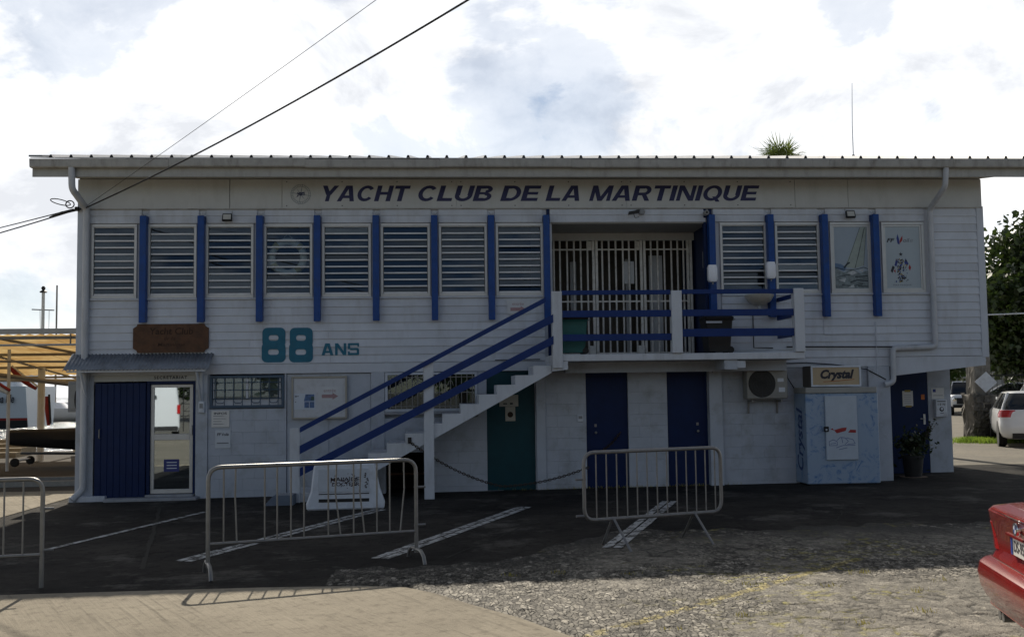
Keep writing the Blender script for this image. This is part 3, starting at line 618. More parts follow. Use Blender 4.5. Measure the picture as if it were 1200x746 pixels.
for pts, w in (([(.27, .48), (.34, .60), (.57, 1.2)], .007), ([(.46, .46), (.66, 1.2)], .008), ([(.62, .50), (.69, 1.2)], .006), ([(.45, .45), (.55, .75), (.64, 1.18)], .005), ([(.085, .47), (.26, .43), (.46, .43), (.62, .47), (.695, .44)], .012),
               ([(.25, .46), (.31, .53), (.36, .56)], .03), ([(.12, .30), (.3, .33), (.45, .36)], .012), ([(.36, .2), (.5, .24), (.69, .22)], .02), ([(.2, .15), (.4, .13), (.6, .17)], .014), ([(.45, .30), (.69, .31)], .02), ([(.5, .13), (.69, .12)], .018)):
    lp += stroke(pts, w)
flat('printed_lines', lp, -.003, lin, P11, .00005)
flat('printed_spray', [[(.14, .24), (.28, .28), (.26, .2)], [(.3, .37), (.42, .41), (.5, .37), (.4, .33)], [(.52, .41), (.62, .45), (.6, .38)], [(.3, .1), (.42, .16), (.44, .1)]], -.0034, spray, P11)
redp = mat('print_red', (.32, .03, .03), .6, .1, 9); bluep = mat('print_blue', (.03, .05, .22), .6, .1, 9); yelp = mat('print_ochre', (.3, .22, .05), .6, .1, 9); greyp = mat('print_grey', (.16, .17, .19), .6, .1, 9)
text('lettering', 'FF', .105, .255, .925, 1.0, -.002, ink, P12, .03, .25)
text('lettering', 'oil', .415, .535, .925, 1.0, -.002, greyp, P12, .015, .25); text('lettering', 'e', .54, .60, .925, .982, -.002, mat('print_pale_grey', (.27, .29, .31), .6, .1, 9), P12, .015, .25)
flat('sail_mark', [[(.315, 1.08), (.29, 1.0), (.31, .9), (.345, .88), (.34, .98)]], -.002, bluep, P12); flat('sail_mark', [[(.345, .9), (.40, .96), (.405, 1.05), (.375, 1.01), (.35, .96)]], -.002, redp, P12)
st = []
for k in range(10):
    t = R(90 + 36 * k); r = .042 if k % 2 == 0 else .017; st.append((.36 + r * math.cos(t), .705 + r * math.sin(t)))
flat('crest', [[(.36, .705), st[k], st[(k + 1) % 10]] for k in range(10)], -.002, ink, P12, .00002)
flat('crest', [[(.235, .50), (.27, .63), (.30, .57), (.27, .48)], [(.45, .63), (.50, .53), (.46, .48), (.42, .56)], [(.30, .42), (.34, .46), (.33, .38)]], -.002, bluep, P12)
flat('crest', [[(.52, .52), (.545, .46), (.52, .40), (.495, .46)]], -.002, redp, P12); flat('crest', [[(.22, .40), (.25, .44), (.25, .36)]], -.002, redp, P12)
flat('crest', [[(.16, .40), (.20, .50), (.24, .47), (.19, .36)]], -.002, ink, P12)
cr = []
for k in range(110):
    x, z = random.gauss(.36, .06), random.uniform(.2, .62)
    if abs(x - .36) < .12: s_ = random.uniform(.006, .016); cr.append([(x - s_, z), (x, z - s_ * 1.4), (x + s_, z + .3 * s_), (x + .2 * s_, z + s_ * 1.5)])
flat('crest', cr[:62], -.0022, ink, P12, .00003); flat('crest', cr[62:82], -.0052, yelp, P12, .00003); flat('crest', cr[82:], -.0062, bluep, P12, .00003)
text('lettering', 'MARTINIQUE', .2, .54, .125, .155, -.002, greyp, P12, .0)
# roof
RF = part('roof', CH); XL, XR = -.57, 17.6
MB().prism([(-.70, 5.727), (11.5, 5.727 + 12.2 * .218), (11.5, 5.739 + 12.2 * .218), (-.70, 5.739)], XL, XR, 'x').obj('roof_sheet', roofm, RF)
rm = MB().prism([(-.7, 0)], 0, 0) if 0 else None
rib = MB(); sl = .573 / 9.5
prof = [(-.032, 0), (-.014, .048), (.014, .048), (.032, 0)]
v = [(p[0], -.705, p[1] + 5.737) for p in prof] + [(p[0], 11.49, p[1] + 5.737 + 12.195 * .218) for p in prof]
rib.add(v, [(0, 1, 5, 4), (1, 2, 6, 5), (2, 3, 7, 6)], 0); rib.add(v[:4], [(0, 3, 2, 1)], 1)
rib0 = None
for k in range(54):
    x = -.235 + k * .331
    if x > XR - .05: break
    if rib0 is None: rib0 = rib.obj('roof_rib', [roofm, black], RF, loc=(x, 0, 0)).data
    else: link('roof_rib', rib0, RF, (x, 0, 0))
MB().prism([(-.72, 5.742), (11.5, 5.742 + 12.2 * .218), (11.5, 5.775 + 12.2 * .218), (-.72, 5.775)], XL - .02, XL + .2, 'x').obj('verge_cap', greyplas, RF)
g = MB()
for k in range(8):
    xa, xb = XL - .01 + k * 2.28, XL - .01 + (k + 1) * 2.28; dz = random.uniform(-.008, .008)
    g.prism([(-.715, 5.59 + dz), (-.70, 5.575 + dz), (-.604, 5.575 + dz), (-.604, 5.705 + dz), (-.61, 5.705 + dz), (-.613, 5.60 + dz), (-.702, 5.60 + dz), (-.712, 5.715 + dz), (-.726, 5.715 + dz), (-.726, 5.705 + dz)], xa + .002, xb - .002, 'x')
g.obj('gutter', guttm, RF)
MB().box(XL, XR, -.60, -.575, 5.43, 5.72).obj('fascia', mat('fascia_paint', (.37, .37, .35), .6, .1, 5, dirt=(GRIME, .6, 5), streak=True), RF)
MB().prism([(-.574, 5.435), (.02, 5.52), (.02, 5.535), (-.574, 5.45)], -.01, 16.2, 'x').obj('soffit', soffitm, RF)
MB().prism([(-.57, 5.60), (11.4, 5.60 + 11.97 * .218), (11.4, 5.72 + 11.97 * .218), (-.57, 5.72)], XL - .003, XL + .02, 'x').obj('verge_board', guttm, RF)
# shell and rooms
MB().prism([(.121, -.2), (11, -.2), (11, 7.9), (.121, 5.6)], 0, .12, 'x').obj('side_wall', white, CH); MB().prism([(.121, 2.2), (11, 2.2), (11, 7.9), (.121, 5.6)], XE - .12, XE, 'x').obj('side_wall', white, CH)
MB().box(0, XE, 11.01, 11.13, -.2, 7.9).obj('back_wall', white, CH); MB().box(16.0, 16.17, 1.95, 11, -.2, 2.19).obj('side_wall', maswhite, CH)
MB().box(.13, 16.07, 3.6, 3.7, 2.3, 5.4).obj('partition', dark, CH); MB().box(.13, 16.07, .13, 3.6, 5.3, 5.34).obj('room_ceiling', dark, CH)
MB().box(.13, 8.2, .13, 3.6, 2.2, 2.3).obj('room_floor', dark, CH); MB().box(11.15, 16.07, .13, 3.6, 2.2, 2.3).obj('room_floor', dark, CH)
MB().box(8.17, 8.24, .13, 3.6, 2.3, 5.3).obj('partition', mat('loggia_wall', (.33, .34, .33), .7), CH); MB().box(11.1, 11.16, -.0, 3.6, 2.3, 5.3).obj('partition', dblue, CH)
# loggia with a barred grille
LG = part('loggia', CH)
MB().box(8.25, 11.09, -.0, 1.35, 4.705, 4.74).obj('ceiling', mat('loggia_ceiling', (.30, .30, .28), .8), LG)
MB().box(8.25, 11.09, 1.1, 1.2, 4.56, 4.70).obj('grille_head', cream, LG)
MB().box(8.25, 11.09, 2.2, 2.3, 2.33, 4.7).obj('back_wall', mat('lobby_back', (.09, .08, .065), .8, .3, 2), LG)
bx = [8.40, 8.52, 8.651, 8.782, 8.91, 9.045, 9.32, 9.451, 9.583, 9.718, 9.841, 9.967, 10.266, 10.389, 10.518, 10.651, 10.775, 10.89]
bm = None; barm = mat('bar_paint', (.62, .61, .57), .55, .12, 9, dirt=((.15, .08, .04), .5, 12))
for x in bx:
    if bm is None: bm = MB().tube([(0, 1.15, 2.36), (0, 1.15, 4.56)], .018, 6).obj('bar', barm, LG, loc=(x, 0, 0)).data
    else: link('bar', bm, LG, (x + random.uniform(-.006, .006), 0, 0))
f = MB()
for x in (8.33, 9.155, 9.215, 10.07, 10.135, 10.97, 11.03): f.box(x - .024, x + .024, 1.125, 1.175, 2.34, 4.56, c=.003)
for x0, x1 in ((8.355, 9.13), (9.24, 10.045), (10.16, 10.945)):
    for z in (4.39, 3.40, 2.42): f.box(x0, x1, 1.14, 1.16, z - .014, z + .014)
for x in (9.13, 10.05): f.box(x - .085, x + .0, 1.155, 1.185, 4.38, 4.55)
f.obj('grille_frame', barm, LG)
for x0, x1, z0, z1, y in ((9.735, 9.945, 3.74, 4.17, 1.2), (10.28, 10.54, 2.4, 4.31, 1.45), (9.9, 10.0, 2.4, 4.3, 1.9), (8.8, 8.92, 2.4, 4.25, 1.9)):
    cboxo('leaf_panel', mat('interior_panel', (.45, .47, .48), .5, .1, 4), LG, x0, x1, y, y + .03, z0, z1)
for x0, z0, z1 in ((9.05, 2.36, 2.56), (9.98, 2.36, 2.56)): cboxo('floor_bolt_box', barm, LG, x0, x0 + .12, 1.1, 1.14, z0, z1)
pl = MB()
pl.box(11.088, 11.099, .35, .47, 3.95, 4.25); pl.box(11.085, 11.099, .2, .42, 3.55, 3.95); pl.box(11.085, 11.099, .15, .22, 3.42, 3.52)
pl.obj('wall_plates', paper, LG)
# ---- ground floor
Z2 = 2.09
holes = [(.30, 2.02, -1, 3), (2.25, 3.53, 1.5, 3), (3.565, 5.025, -1, 3), (5.27, 6.89, 1.39, 3), (5.27, 5.95, -1, .72), (7.05, 7.9, -1, 3), (8.81, 9.56, -1, 3), (10.265, 11.0, -1, 3)]
LW = part('lower_wall', CH); b = MB()
def spans(z, x0, x1):
    cuts = sorted((max(a, x0), min(c, x1)) for a, c, z0, z1 in holes if z0 < z < z1 and c > x0 and a < x1); x = x0; o = []
    for a, c in cuts:
        if a > x + .01: o.append((x, a))
        x = max(x, c)
    if x < x1 - .01: o.append((x, x1))
    return o
for z0, z1 in ((-.2, .70), (.70, 1.39), (1.39, 1.5), (1.5, Z2)):
    for x0, x1 in spans((z0 + z1) / 2, .0, 14.35): MB().box(x0, x1, .112, .25, z0, z1).obj('wall_core', maswhite, LW)
bs = {}
for k in range(11):
    z0, z1 = -.11 + k * .2, min(-.11 + (k + 1) * .2, Z2 - .004)
    if z1 - z0 < .03: continue
    for x0, x1 in spans((z0 + z1) / 2, 2.225, 14.345):
        x = x0; first = True
        while x < x1 - .02:
            n = x + (.2 if (first and k % 2) else .4); first = False
            if x1 - n < .12: n = x1
            n = min(n, x1); dy = random.uniform(-.0012, .0012)
            key = (round(n - x, 3), round(z1 - z0, 3))
            if key not in bs: bs[key] = MB().box(0, n - x - .0012, 0, .108, 0, z1 - z0 - .0012, c=.0022).obj('wall_block', maswhite, LW, loc=(x, dy, z0)).data
            else: link('wall_block', bs[key], LW, (x, dy, z0))
            x = n
cboxo('floor_band', white2, CH, .0, 14.4, -.02, .11, Z2, 2.258, c=.004)
cboxo('plinth', white2, CH, -.05, .55, -.16, .02, -.12, .05, c=.012)
cboxo('corner_pier', maswhite, CH, .0, .3, -.015, .11, -.1, Z2 - .002)
cboxo('pilaster', maswhite, CH, 2.02, 2.222, -.03, .11, -.1, Z2 - .002)
cboxo('pilaster', maswhite, CH, 5.03, 5.262, -.02, -.001, -.1, Z2 - .002); cboxo('pilaster', maswhite, CH, 7.92, 8.08, -.05, -.002, -.1, Z2 - .002)
cboxo('pilaster', maswhite, CH, 11.005, 11.24, -.09, -.002, -.1, 2.05); cboxo('pilaster', maswhite, CH, 13.93, 14.33, -.05, -.002, -.1, Z2 - .002)
cboxo('door_step', concm, CH, .56, 2.1, -.3, .1, -.12, .012, c=.012); cboxo('door_sill', concm, CH, 1.2, 2.0, -.12, .11, .012, .05, c=.006)
# secretariat entrance
MB().box(.301, 2.02, -.012, .1, 1.985, Z2 - .002).obj('door_head_panel', cream, CH)
text('lettering', 'SECRETARIAT', 1.31, 1.87, 2.02, 2.075, -.0135, ink, CH, .03, spacing=1.3)
D = part('door', CH, (.335, -.06, .0))
sm = None
for k in range(8):
    if sm is None: sm = MB().box(0, .105, 0, .03, .01, 1.96, c=.006).obj('plank', dblue, D).data
    else: link('plank', sm, D, (k * .1065, 0, 0))
for z in (.3, 1.6): cboxo('batten', dblue, D, .02, .83, .03, .05, z, z + .12)
MB().tube([(.09, -.002, 1.02), (.09, -.05, 1.03), (.09, -.05, 1.17), (.09, -.002, 1.18)], .011, 6).obj('handle', steel, D)
cboxo('door_frame', dblue, CH, 1.19, 1.245, -.03, .11, .05, 1.984); cboxo('door_frame', dblue, CH, 1.975, 2.018, -.028, .11, .05, 1.984); cboxo('door_frame', dblue, CH, 1.246, 1.974, -.02, .11, 1.93, 1.983)
D = part('glazed_door', CH, (1.25, .0, .06)); f = MB(); Wd, Hd = .72, 1.865
for a in ((0, Wd, 0, .075), (0, Wd, Hd - .05, Hd), (0, .06, .075, Hd - .05), (Wd - .06, Wd, .075, Hd - .05), (.06, Wd - .06, .91, 1.015)): f.box(a[0], a[1], .02, .065, a[2], a[3], c=.004)
f.obj('frame', alu, D); MB().box(.061, Wd - .061, .038, .044, .076, .909).obj('pane', doorglass, D); MB().box(.061, Wd - .061, .038, .044, 1.016, Hd - .051).obj('pane', doorglass, D)
cboxo('lock_case', alu, D, Wd - .055, Wd - .01, -.01, .02, 1.0, 1.16); 
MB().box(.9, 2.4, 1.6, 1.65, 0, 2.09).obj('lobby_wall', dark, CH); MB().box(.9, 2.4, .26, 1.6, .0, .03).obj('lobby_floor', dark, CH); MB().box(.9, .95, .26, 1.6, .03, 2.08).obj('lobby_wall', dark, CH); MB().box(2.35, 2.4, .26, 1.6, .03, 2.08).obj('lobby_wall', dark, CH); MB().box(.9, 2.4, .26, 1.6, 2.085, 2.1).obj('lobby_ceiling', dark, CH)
# canopy over it
CN = part('canopy', CH); b = MB(); n = 2 * 38 * 4 // 2; xs = np.linspace(-.08, 2.33, n)
for i, x in enumerate(xs):
    w = .011 * math.sin(2 * math.pi * x / .063)
    b.v += [(x, -.003, 2.47 + w), (x, -.47, 2.175 + w)]
b.f = [(2 * i, 2 * i + 2, 2 * i + 3, 2 * i + 1) for i in range(n - 1)]; b.m = [0] * (n - 1)
o = b.obj('canopy_sheet', sheet, CN, smooth=80); o.modifiers.new('s', 'SOLIDIFY').thickness = .003
for x in (.2, 2.12):
    s = MB(); s.box(x - .025, x + .025, -.06, -.02, 1.58, 2.38, c=.003); s.box(x - .02, x + .02, -.42, -.06, 2.13, 2.165, c=.003); s.tube([(x, -.40, 2.13), (x, -.05, 1.64)], .024, 4); s.obj('bracket', white2, CN)
MB().box(-.02, 2.28, -.44, -.41, 2.14, 2.168).obj('batten', white2, CN)
# barred window beside the entrance
Wn = part('window', CH, (2.255, 0, 1.505)); f = MB(); W_, H_ = 1.272, .56
for a in ((0, W_, 0, .045), (0, W_, H_ - .045, H_), (0, .045, .045, H_ - .045), (W_ - .045, W_, .045, H_ - .045)): f.box(a[0], a[1], -.03, .06, a[2], a[3], c=.004)
f.obj('frame', mat('slate_blue_paint', (.05, .085, .13), .5, .1, 5), Wn)
f = MB(); fr = MATS['slate_blue_paint']
for k in range(8): f.tube([(.10 + k * .153, -.02, .04), (.10 + k * .153, -.02, H_ - .04)], .007, 5)
for z in (.16, .31, .44): f.tube([(.04, -.014, z), (W_ - .04, -.014, z)], .008, 5)
for k in range(4):
    x = .18 + k * .305; f.tube([(x - .075, -.02, .16), (x - .07, -.02, .11), (x - .045, -.02, .085), (x + .045, -.02, .085), (x + .07, -.02, .11), (x + .075, -.02, .16)], .007, 5)
f.obj('grille', fr, Wn); MB().box(.046, W_ - .046, .02, .025, .155, H_ - .046).obj('pane', winglass, Wn); MB().box(.046, W_ - .046, .03, .05, .046, .15).obj('apron_panel', white2, Wn)
MB().box(.05, W_ - .05, .08, .09, .155, H_ - .05).obj('lace_curtain', curtain, Wn); f = MB()
for xa, xb in ((W_ / 2 - .02, W_ / 2 + .02), (.055, .075), (W_ - .085, W_ - .06)): MB().box(xa, xb, .003, .018, .157, H_ - .05).obj('sash_bar', white2, Wn)
# closed service shutter beside the stair
D = part('service_door', CH, (3.57, .0, -.08)); MB().box(0, .722, .03, .07, .0, 2.16, c=.004).obj('leaf', maswhite, D); MB().box(.726, 1.45, .03, .07, .0, 2.16, c=.004).obj('leaf', maswhite, D)
# second barred window behind the stair rails
Wn = part('window', CH, (5.272, 0, 1.395)); f = MB(); W_, H_ = 1.616, .685
for a in ((0, W_, 0, .05), (0, W_, H_ - .04, H_), (0, .045, .05, H_ - .04), (W_ - .045, W_, .05, H_ - .04)): f.box(a[0], a[1], -.02, .06, a[2], a[3], c=.004)
f.obj('frame', white2, Wn); f = MB()
for k in range(16): f.tube([(.09 + k * .096, -.005, .05), (.09 + k * .096, -.005, H_ - .04)], .008, 5)
for z in (.09, .33, .6): f.tube([(.045, .0, z), (W_ - .045, .0, z)], .008, 5)
for k in range(5): 
    x = .28 + k * .288; f.tube([(x - .048, -.006, .45), (x - .03, -.006, .52), (x, -.006, .54), (x + .03, -.006, .52), (x + .048, -.006, .45)], .006, 5)
f.obj('grille', mat('dull_bar_paint', (.26, .25, .23), .6, .15, 9), Wn); MB().box(.046, W_ - .046, .04, .045, .051, H_ - .041).obj('pane', winglass, Wn); MB().box(.02, W_ - .02, .1, .108, .0, H_).obj('dark_backing', dark, Wn)  # dark sheet stands in for the unlit room behind the pane
cboxo('sill', concm, CH, 5.265, 6.9, -.05, .0, 1.35, 1.393)
# low store opening under the stair
SO = part('store_opening', CH)
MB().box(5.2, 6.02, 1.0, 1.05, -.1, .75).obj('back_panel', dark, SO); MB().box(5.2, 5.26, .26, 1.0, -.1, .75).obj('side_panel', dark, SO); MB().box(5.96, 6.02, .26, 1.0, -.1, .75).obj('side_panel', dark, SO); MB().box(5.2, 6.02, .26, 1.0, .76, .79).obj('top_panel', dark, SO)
MB().box(5.29, 5.94, .3, .6, .28, .31).obj('shelf', wood, SO)
# doors under the balcony
def plain_door(x0, x1, z1, m, y=.06, hx=None):
    D = part('door', CH, (x0, y, .0)); w = x1 - x0
    MB().box(.0, w, 0, .045, -.06, z1, c=.004).obj('leaf', m, D)
    if hx is not None:
        h = MB(); h.lathe([(.0, -.05), (.02, -.045), (.024, -.03), (.01, -.02), (.01, .0)], (hx, 0, .98), 10, 0, 'y'); h.box(hx - .02, hx + .02, -.004, 0, 1.08, 1.13); h.obj('handle', steel, D)
    for zz in (.3, 1.0, 1.75): MB().box(.004, .03, -.006, -.001, zz, zz + .1).obj('hinge', m, D)
    return D
plain_door(7.05, 7.9, Z2 - .003, tealm); plain_door(8.81, 9.56, Z2 - .003, dblue, hx=.17); plain_door(10.265, 11.0, Z2 - .003, dblue, hx=.55)
for x0, x1 in ((7.05, 7.9), (8.81, 9.56), (10.265, 11.0)): cboxo('threshold', concm, CH, x0, x1, -.03, .11, -.1, .0, c=.008)
# recessed corner on the right
RC = part('corner_recess', CH)
MB().box(14.25, 14.345, .26, 1.5, -.2, Z2).obj('return_wall', maswhite, RC); MB().box(14.35, 16.18, .03, 1.95, 2.16, 2.2).obj('soffit', maswhite, RC)
MB().prism([(14.405, 2.255), (14.405, 1.915), (16.14, 2.09), (16.14, 2.255)], -.028, .0, 'y').obj('skirt_board', white2, RC)
MB().box(14.35, 14.93, 1.4, 1.5, -.1, 2.15).obj('wall_panel', dblue, RC); cboxo('end_pier', maswhite, RC, 15.705, 16.165, 1.4, 1.9, -.1, 2.155)
D = part('door', CH, (14.935, 1.4, .03)); MB().box(0, .765, .0, .05, 0, 1.96, c=.004).obj('leaf', dblue, D)
h = MB(); h.box(.66, .70, -.012, 0, .95, 1.15); h.tube([(.68, -.01, 1.06), (.68, -.05, 1.06), (.58, -.05, 1.06)], .01, 6); h.obj('handle', alu, D); cboxo('wall_head', dblue, RC, 14.93, 15.70, 1.42, 1.5, 1.995, 2.155)
# ---- stair and balcony
ST = part('stair', CH); YF = -1.1; zu = lambda x: max(.63 + .539 * (x - 5.5), gz(x) - .05)
stm = mat('painted_concrete', (.55, .58, .62), .75, .05, 3, .5, 50, dirt=(GRIME, .4, 3), streak=True)
for i in range(14):
    xa, xb, zt = 8.09 - .304 * (i + 1), 8.09 - .304 * i, 2.15 - .1555 * i
    MB().prism([(xa, zu(xa)), (xb, zu(xb)), (xb, zt), (xa, zt)], YF, -.06, 'y').obj('step', stm, ST)
for x0, x1, z0, z1 in ((3.79, 3.955, -.1, 1.18), (5.965, 6.13, -.1, 2.27)): cboxo('post', stm, ST, x0, x1, YF - .075, YF - .003 if x0 < 5 else YF - .003, z0, z1, c=.008)
def srail(xa, za, xb, zb, h):
    MB().prism([(xa, za - h / 2), (xb, zb - h / 2), (xb, zb + h / 2), (xa, za + h / 2)], YF - .115, YF - .079, 'y').obj('rail', railblue, ST)
srail(3.96, 1.15, 8.0, 3.24, .085); srail(3.96, .83, 8.12, 2.93, .135); srail(3.96, .47, 8.12, 2.57, .135)
BC = part('balcony', CH)
cboxo('slab', stm, BC, 8.1, 12.39, YF - .05, 1.3, 2.215, 2.328, c=.008)
MB().prism([(8.1, 2.05), (8.36, 2.08), (8.36, 2.212), (8.1, 2.212)], YF - .05, -.06, 'y').obj('stair_head', stm, BC)
for x0, x1, z0, z1 in ((8.105, 8.272, 2.10, 3.38), (10.118, 10.296, 2.17, 3.38), (12.22, 12.388, 2.15, 3.405)): cboxo('post', stm, BC, x0, x1, YF - .1, YF - .052 + .12, z0 if x0 < 9 else 2.33, z1, c=.008)
for x0, x1 in ((8.274, 10.116), (10.298, 12.218)):
    d = random.uniform(-.01, .01)
    for z0, z1 in ((3.33, 3.405), (2.955, 3.068), (2.56 + (.05 if x0 > 10 else 0), 2.672 + (.07 if x0 > 10 else 0))): cboxo('rail', railblue, BC, x0, x1, YF - .06, YF - .02, z0 + d, z1 + d)
for z0, z1 in ((3.26, 3.335), (2.93, 3.04), (2.6, 2.72)): cboxo('rail', railblue, BC, 12.28, 12.32, YF + .02, -.06, z0, z1)
b = MB()
for k in range(9): b.box(8.5 + k * .43, 8.53 + k * .43, YF - .053, YF - .049, 2.22, 2.25 + random.uniform(0, .03))
MB().box(8.4, 12.3, -.45, -.3, 2.03, 2.212).obj('beam', maswhite, BC); MB().box(11.02, 11.24, YF + .0, -.1, 2.05, 2.212).obj('beam', maswhite, BC)
# rainwater pipes
dp = mat('pipe_paint', (.46, .48, .51), .5, .08, 5, dirt=(GRIME, .45, 5), streak=True)
def pipe(pts, r, n=8, m=dp):
    P = [Vector(p) for p in pts]; q = [P[0]]
    for a, c, d in zip(P, P[1:], P[2:]):
        k = min(.07, (a - c).length * .4, (d - c).length * .4); u, w = (a - c).normalized() * k, (d - c).normalized() * k
        for t in (0, .33, .67, 1): q.append(c + u * (1 - t) ** 2 + w * t ** 2)
    q.append(P[-1]); return MB().tube(q, r, n).obj('rainwater_pipe', m, CH, smooth=50)
pipe([(.09, -.66, 5.58), (.09, -.62, 5.22), (.16, -.1, 4.97), (.165, -.1, .16), (.02, -.2, -.0)], .058)
pipe([(15.23, -.66, 5.58), (15.22, -.62, 5.25), (15.175, -.1, 4.93), (15.175, -.1, 2.43), (14.38, -.1, 2.41), (14.37, -.1, 1.8), (14.2, -.1, 1.76)], .052)
for pts, r_ in (([(12.45, -.05, 2.46), (14.4, -.05, 2.44)], .014), ([(14.1, -.05, 2.9), (14.1, -.05, 1.9)], .012), ([(13.15, -.035, 2.96), (13.15, -.035, 2.68), (14.1, -.035, 2.67)], .008), ([(11.85, -.04, 3.1), (11.85, -.04, 2.45), (12.2, -.04, 2.44)], .012), ([(12.4, -.06, 2.16), (12.8, -.06, 2.17), (13.3, -.07, 2.13), (13.9, -.06, 2.04), (14.25, -.06, 1.85)], .012), ([(12.42, -.05, 2.1), (12.44, -.07, 1.9), (12.55, -.07, 1.72)], .012), ([(11.03, -.7, 2.2), (11.08, -.5, 2.15), (11.06, -.12, 2.02)], .008), ([(7.2, -.06, 2.28), (8.0, -.06, 2.285)], .01)): MB().tube(pts, r_ * .8, 5).obj('wall_cable', white2 if pts[0] in ((14.1, -.05, 2.9), (13.15, -.035, 2.96)) else black, CH)

# numerals
def eight(x0, x1, z0, z1):
    h = (z1 - z0); zc = z0 + h * .505; b = MB(); w = x1 - x0
    for (a, c, e, g_), dy in (((x0, x1, z0, zc + .045), .0), ((x0 + .012, x1 - .004, zc - .045, z1), .0022)):
        o = rrect(a, c, e, g_, .085, 4); mid = (e + g_) / 2 + (-.006 if dy else .006)
        i_ = rrect(a + w * .27, c - w * .29, mid - .048, mid + .048, .04, 4); n = len(o)
        b.add([(p[0], -.0315 - dy, p[1]) for p in o] + [(p[0], -.0315 - dy, p[1]) for p in i_], [(i, (i + 1) % n, n + (i + 1) % n, n + i) for i in range(n)])
        b.add([(p[0], -.0315 - dy, p[1]) for p in o] + [(p[0], -.022, p[1]) for p in o], [(i, n + i, n + (i + 1) % n, (i + 1) % n) for i in range(n)])
    return b.obj('numeral', tealtext, CH)
eight(3.143, 3.555, 2.285, 2.89); eight(3.614, 4.026, 2.28, 2.885)
letters('lettering', 'ANS', 4.174, 4.825, 2.398, 2.607, -.0335, tealtext, CH, gap=.14)

# ------------------------------------------------------------------ things on and before the building
# carved wooden name board
t = thing('wooden_sign', 'brown varnished wooden name board with notched corners above the entrance canopy', 'sign', (.96, -.03, 2.475))
w_, h_, n_ = 1.28, .495, .075
MB().prism([(n_, 0), (w_ - n_, 0), (w_ - n_ * .8, n_ * .5), (w_, n_), (w_, h_ - n_), (w_ - n_ * .8, h_ - n_ * .5), (w_ - n_, h_), (n_, h_), (n_ * .8, h_ - n_ * .5), (0, h_ - n_), (0, n_), (n_ * .8, n_ * .5)], -.035, .0, 'y').obj('board', wood, t)
text('lettering', 'Yacht Club', .28, 1.02, .31, .43, -.0365, woodink, t, .02, .1); text('lettering', 'de', .53, .61, .215, .275, -.0365, woodink, t, .0, .2); text('lettering', 'la', .645, .72, .215, .275, -.0365, woodink, t, .0, .2); text('lettering', 'Martinique', .42, .88, .09, .17, -.0365, woodink, t, .01, .15)
# floodlights, cameras
def floodlight(label, loc, flip):
    t = thing('floodlight', label, 'floodlight', loc, group='small lamps under the frieze'); t.scale = (.78, .78, .78); MB().prism([(-.11, -.085), (.11, -.085), (.10, .085), (-.10, .085)], -.13, -.07, 'y').obj('housing', black, t)
    MB().box(-.085, .085, -.134, -.1305, -.062, .062).obj('lens', mat('lamp_lens', (.45, .45, .42), .2, .05), t)
    b = MB(); b.tube([(0, .0, .11), (0, -.06, .09), (0, -.09, .03)], .012, 5); b.tube([(flip * .09, .0, .19), (flip * .10, -.03, .12), (flip * .05, -.05, .07)], .006, 5); b.obj('bracket', steel, t)
    for o in t.children:
        if not o.name.startswith('bracket'): o.rotation_euler.x = R(-18)
floodlight('small black floodlight with a cable loop above the third window from the left', (2.56, -.04, 4.79), 1)
floodlight('small black floodlight on the right, above the sailing picture window', (13.68, -.04, 4.82), -1)
t = thing('security_camera', 'black bracket camera hanging above the barred entrance', 'camera', (9.75, -.04, 4.85), group='cameras on the front')
MB().prism([(-.15, -.02), (.04, .01), (.05, .06), (-.14, .03)], -.22, -.12, 'y').obj('hood', black, t); MB().tube([(.0, .0, .05), (.05, -.08, .09), (-.02, -.16, .05)], .012, 6).obj('bracket', steel, t)
b = MB(); b.lathe([(0, -.04), (.05, -.04), (.06, -.02), (.06, 0)], (.12, 0, .06), 12, 0, 'y'); b.obj('junction_box', greyplas, t)
b = MB(); b.tube([(-.06, -.17, .0), (-.03, -.17, -.08), (.04, -.17, -.06)], .006, 5); b.obj('cable', black, t)
t = thing('security_camera', 'tiny round grey camera at the top right corner of the entrance opening', 'camera', (11.02, -.04, 4.87), group='cameras on the front')
MB().lathe([(0, -.16), (.035, -.16), (.05, -.14), (.05, -.06), (.03, -.04), (.03, 0)], (0, 0, 0), 14, 0, 'y').obj('body', greyplas, t, smooth=40); MB().lathe([(0, -.1625), (.02, -.1625), (.022, -.16)], (0, 0, 0), 10, 0, 'y').obj('lens', black, t)
# papers and small plates on walls
def plate(name, label, cat, x0, x1, z0, z1, y, m=paper, group=None, d=.008):
    t = thing(name, label, cat, ((x0 + x1) / 2, y, z0), group=group); w = (x1 - x0) / 2
    MB().box(-w, w, -d, 0, 0, z1 - z0, c=.002).obj('board', m, t); return t, w, z1 - z0, -d - .001
t, w, h, y = plate('notice_plate', 'white notice with a few handwritten lines just below the barred window', 'notice', 2.29, 2.595, 1.18, 1.465, -.004, d=.02)
text('lettering', 'INFOS', -.11, .11, h - .07, h - .03, y, ink, t, .02); flat('writing', [[(-.12, .05 + k * .045), (random.uniform(.0, .12), .05 + k * .045), (random.uniform(.0, .1), .058 + k * .045), (-.12, .06 + k * .045)] for k in range(4)], y, greyp, t, .0)
t, w, h, y = plate('notice_plate', 'pale sailing federation plaque under the handwritten notice', 'notice', 2.35, 2.615, .815, 1.13, -.004, mat('pale_plaque', (.5, .54, .58), .5, .05))
text('lettering', 'FF', -.1, -.03, h - .1, h - .05, y, ink, t, .03, .2); text('lettering', 'Voile', -.02, .1, h - .1, h - .05, y, ink, t, .02, .2); flat('writing', [[(-.1, .08), (.1, .08), (.1, .1), (-.1, .1)]], y, greyp, t)
NB = thing('notice_board', 'framed white notice board with a blue poster and a red arrow sign', 'notice board', (3.66, -.005, 1.297)); W_, H_ = .955, .74
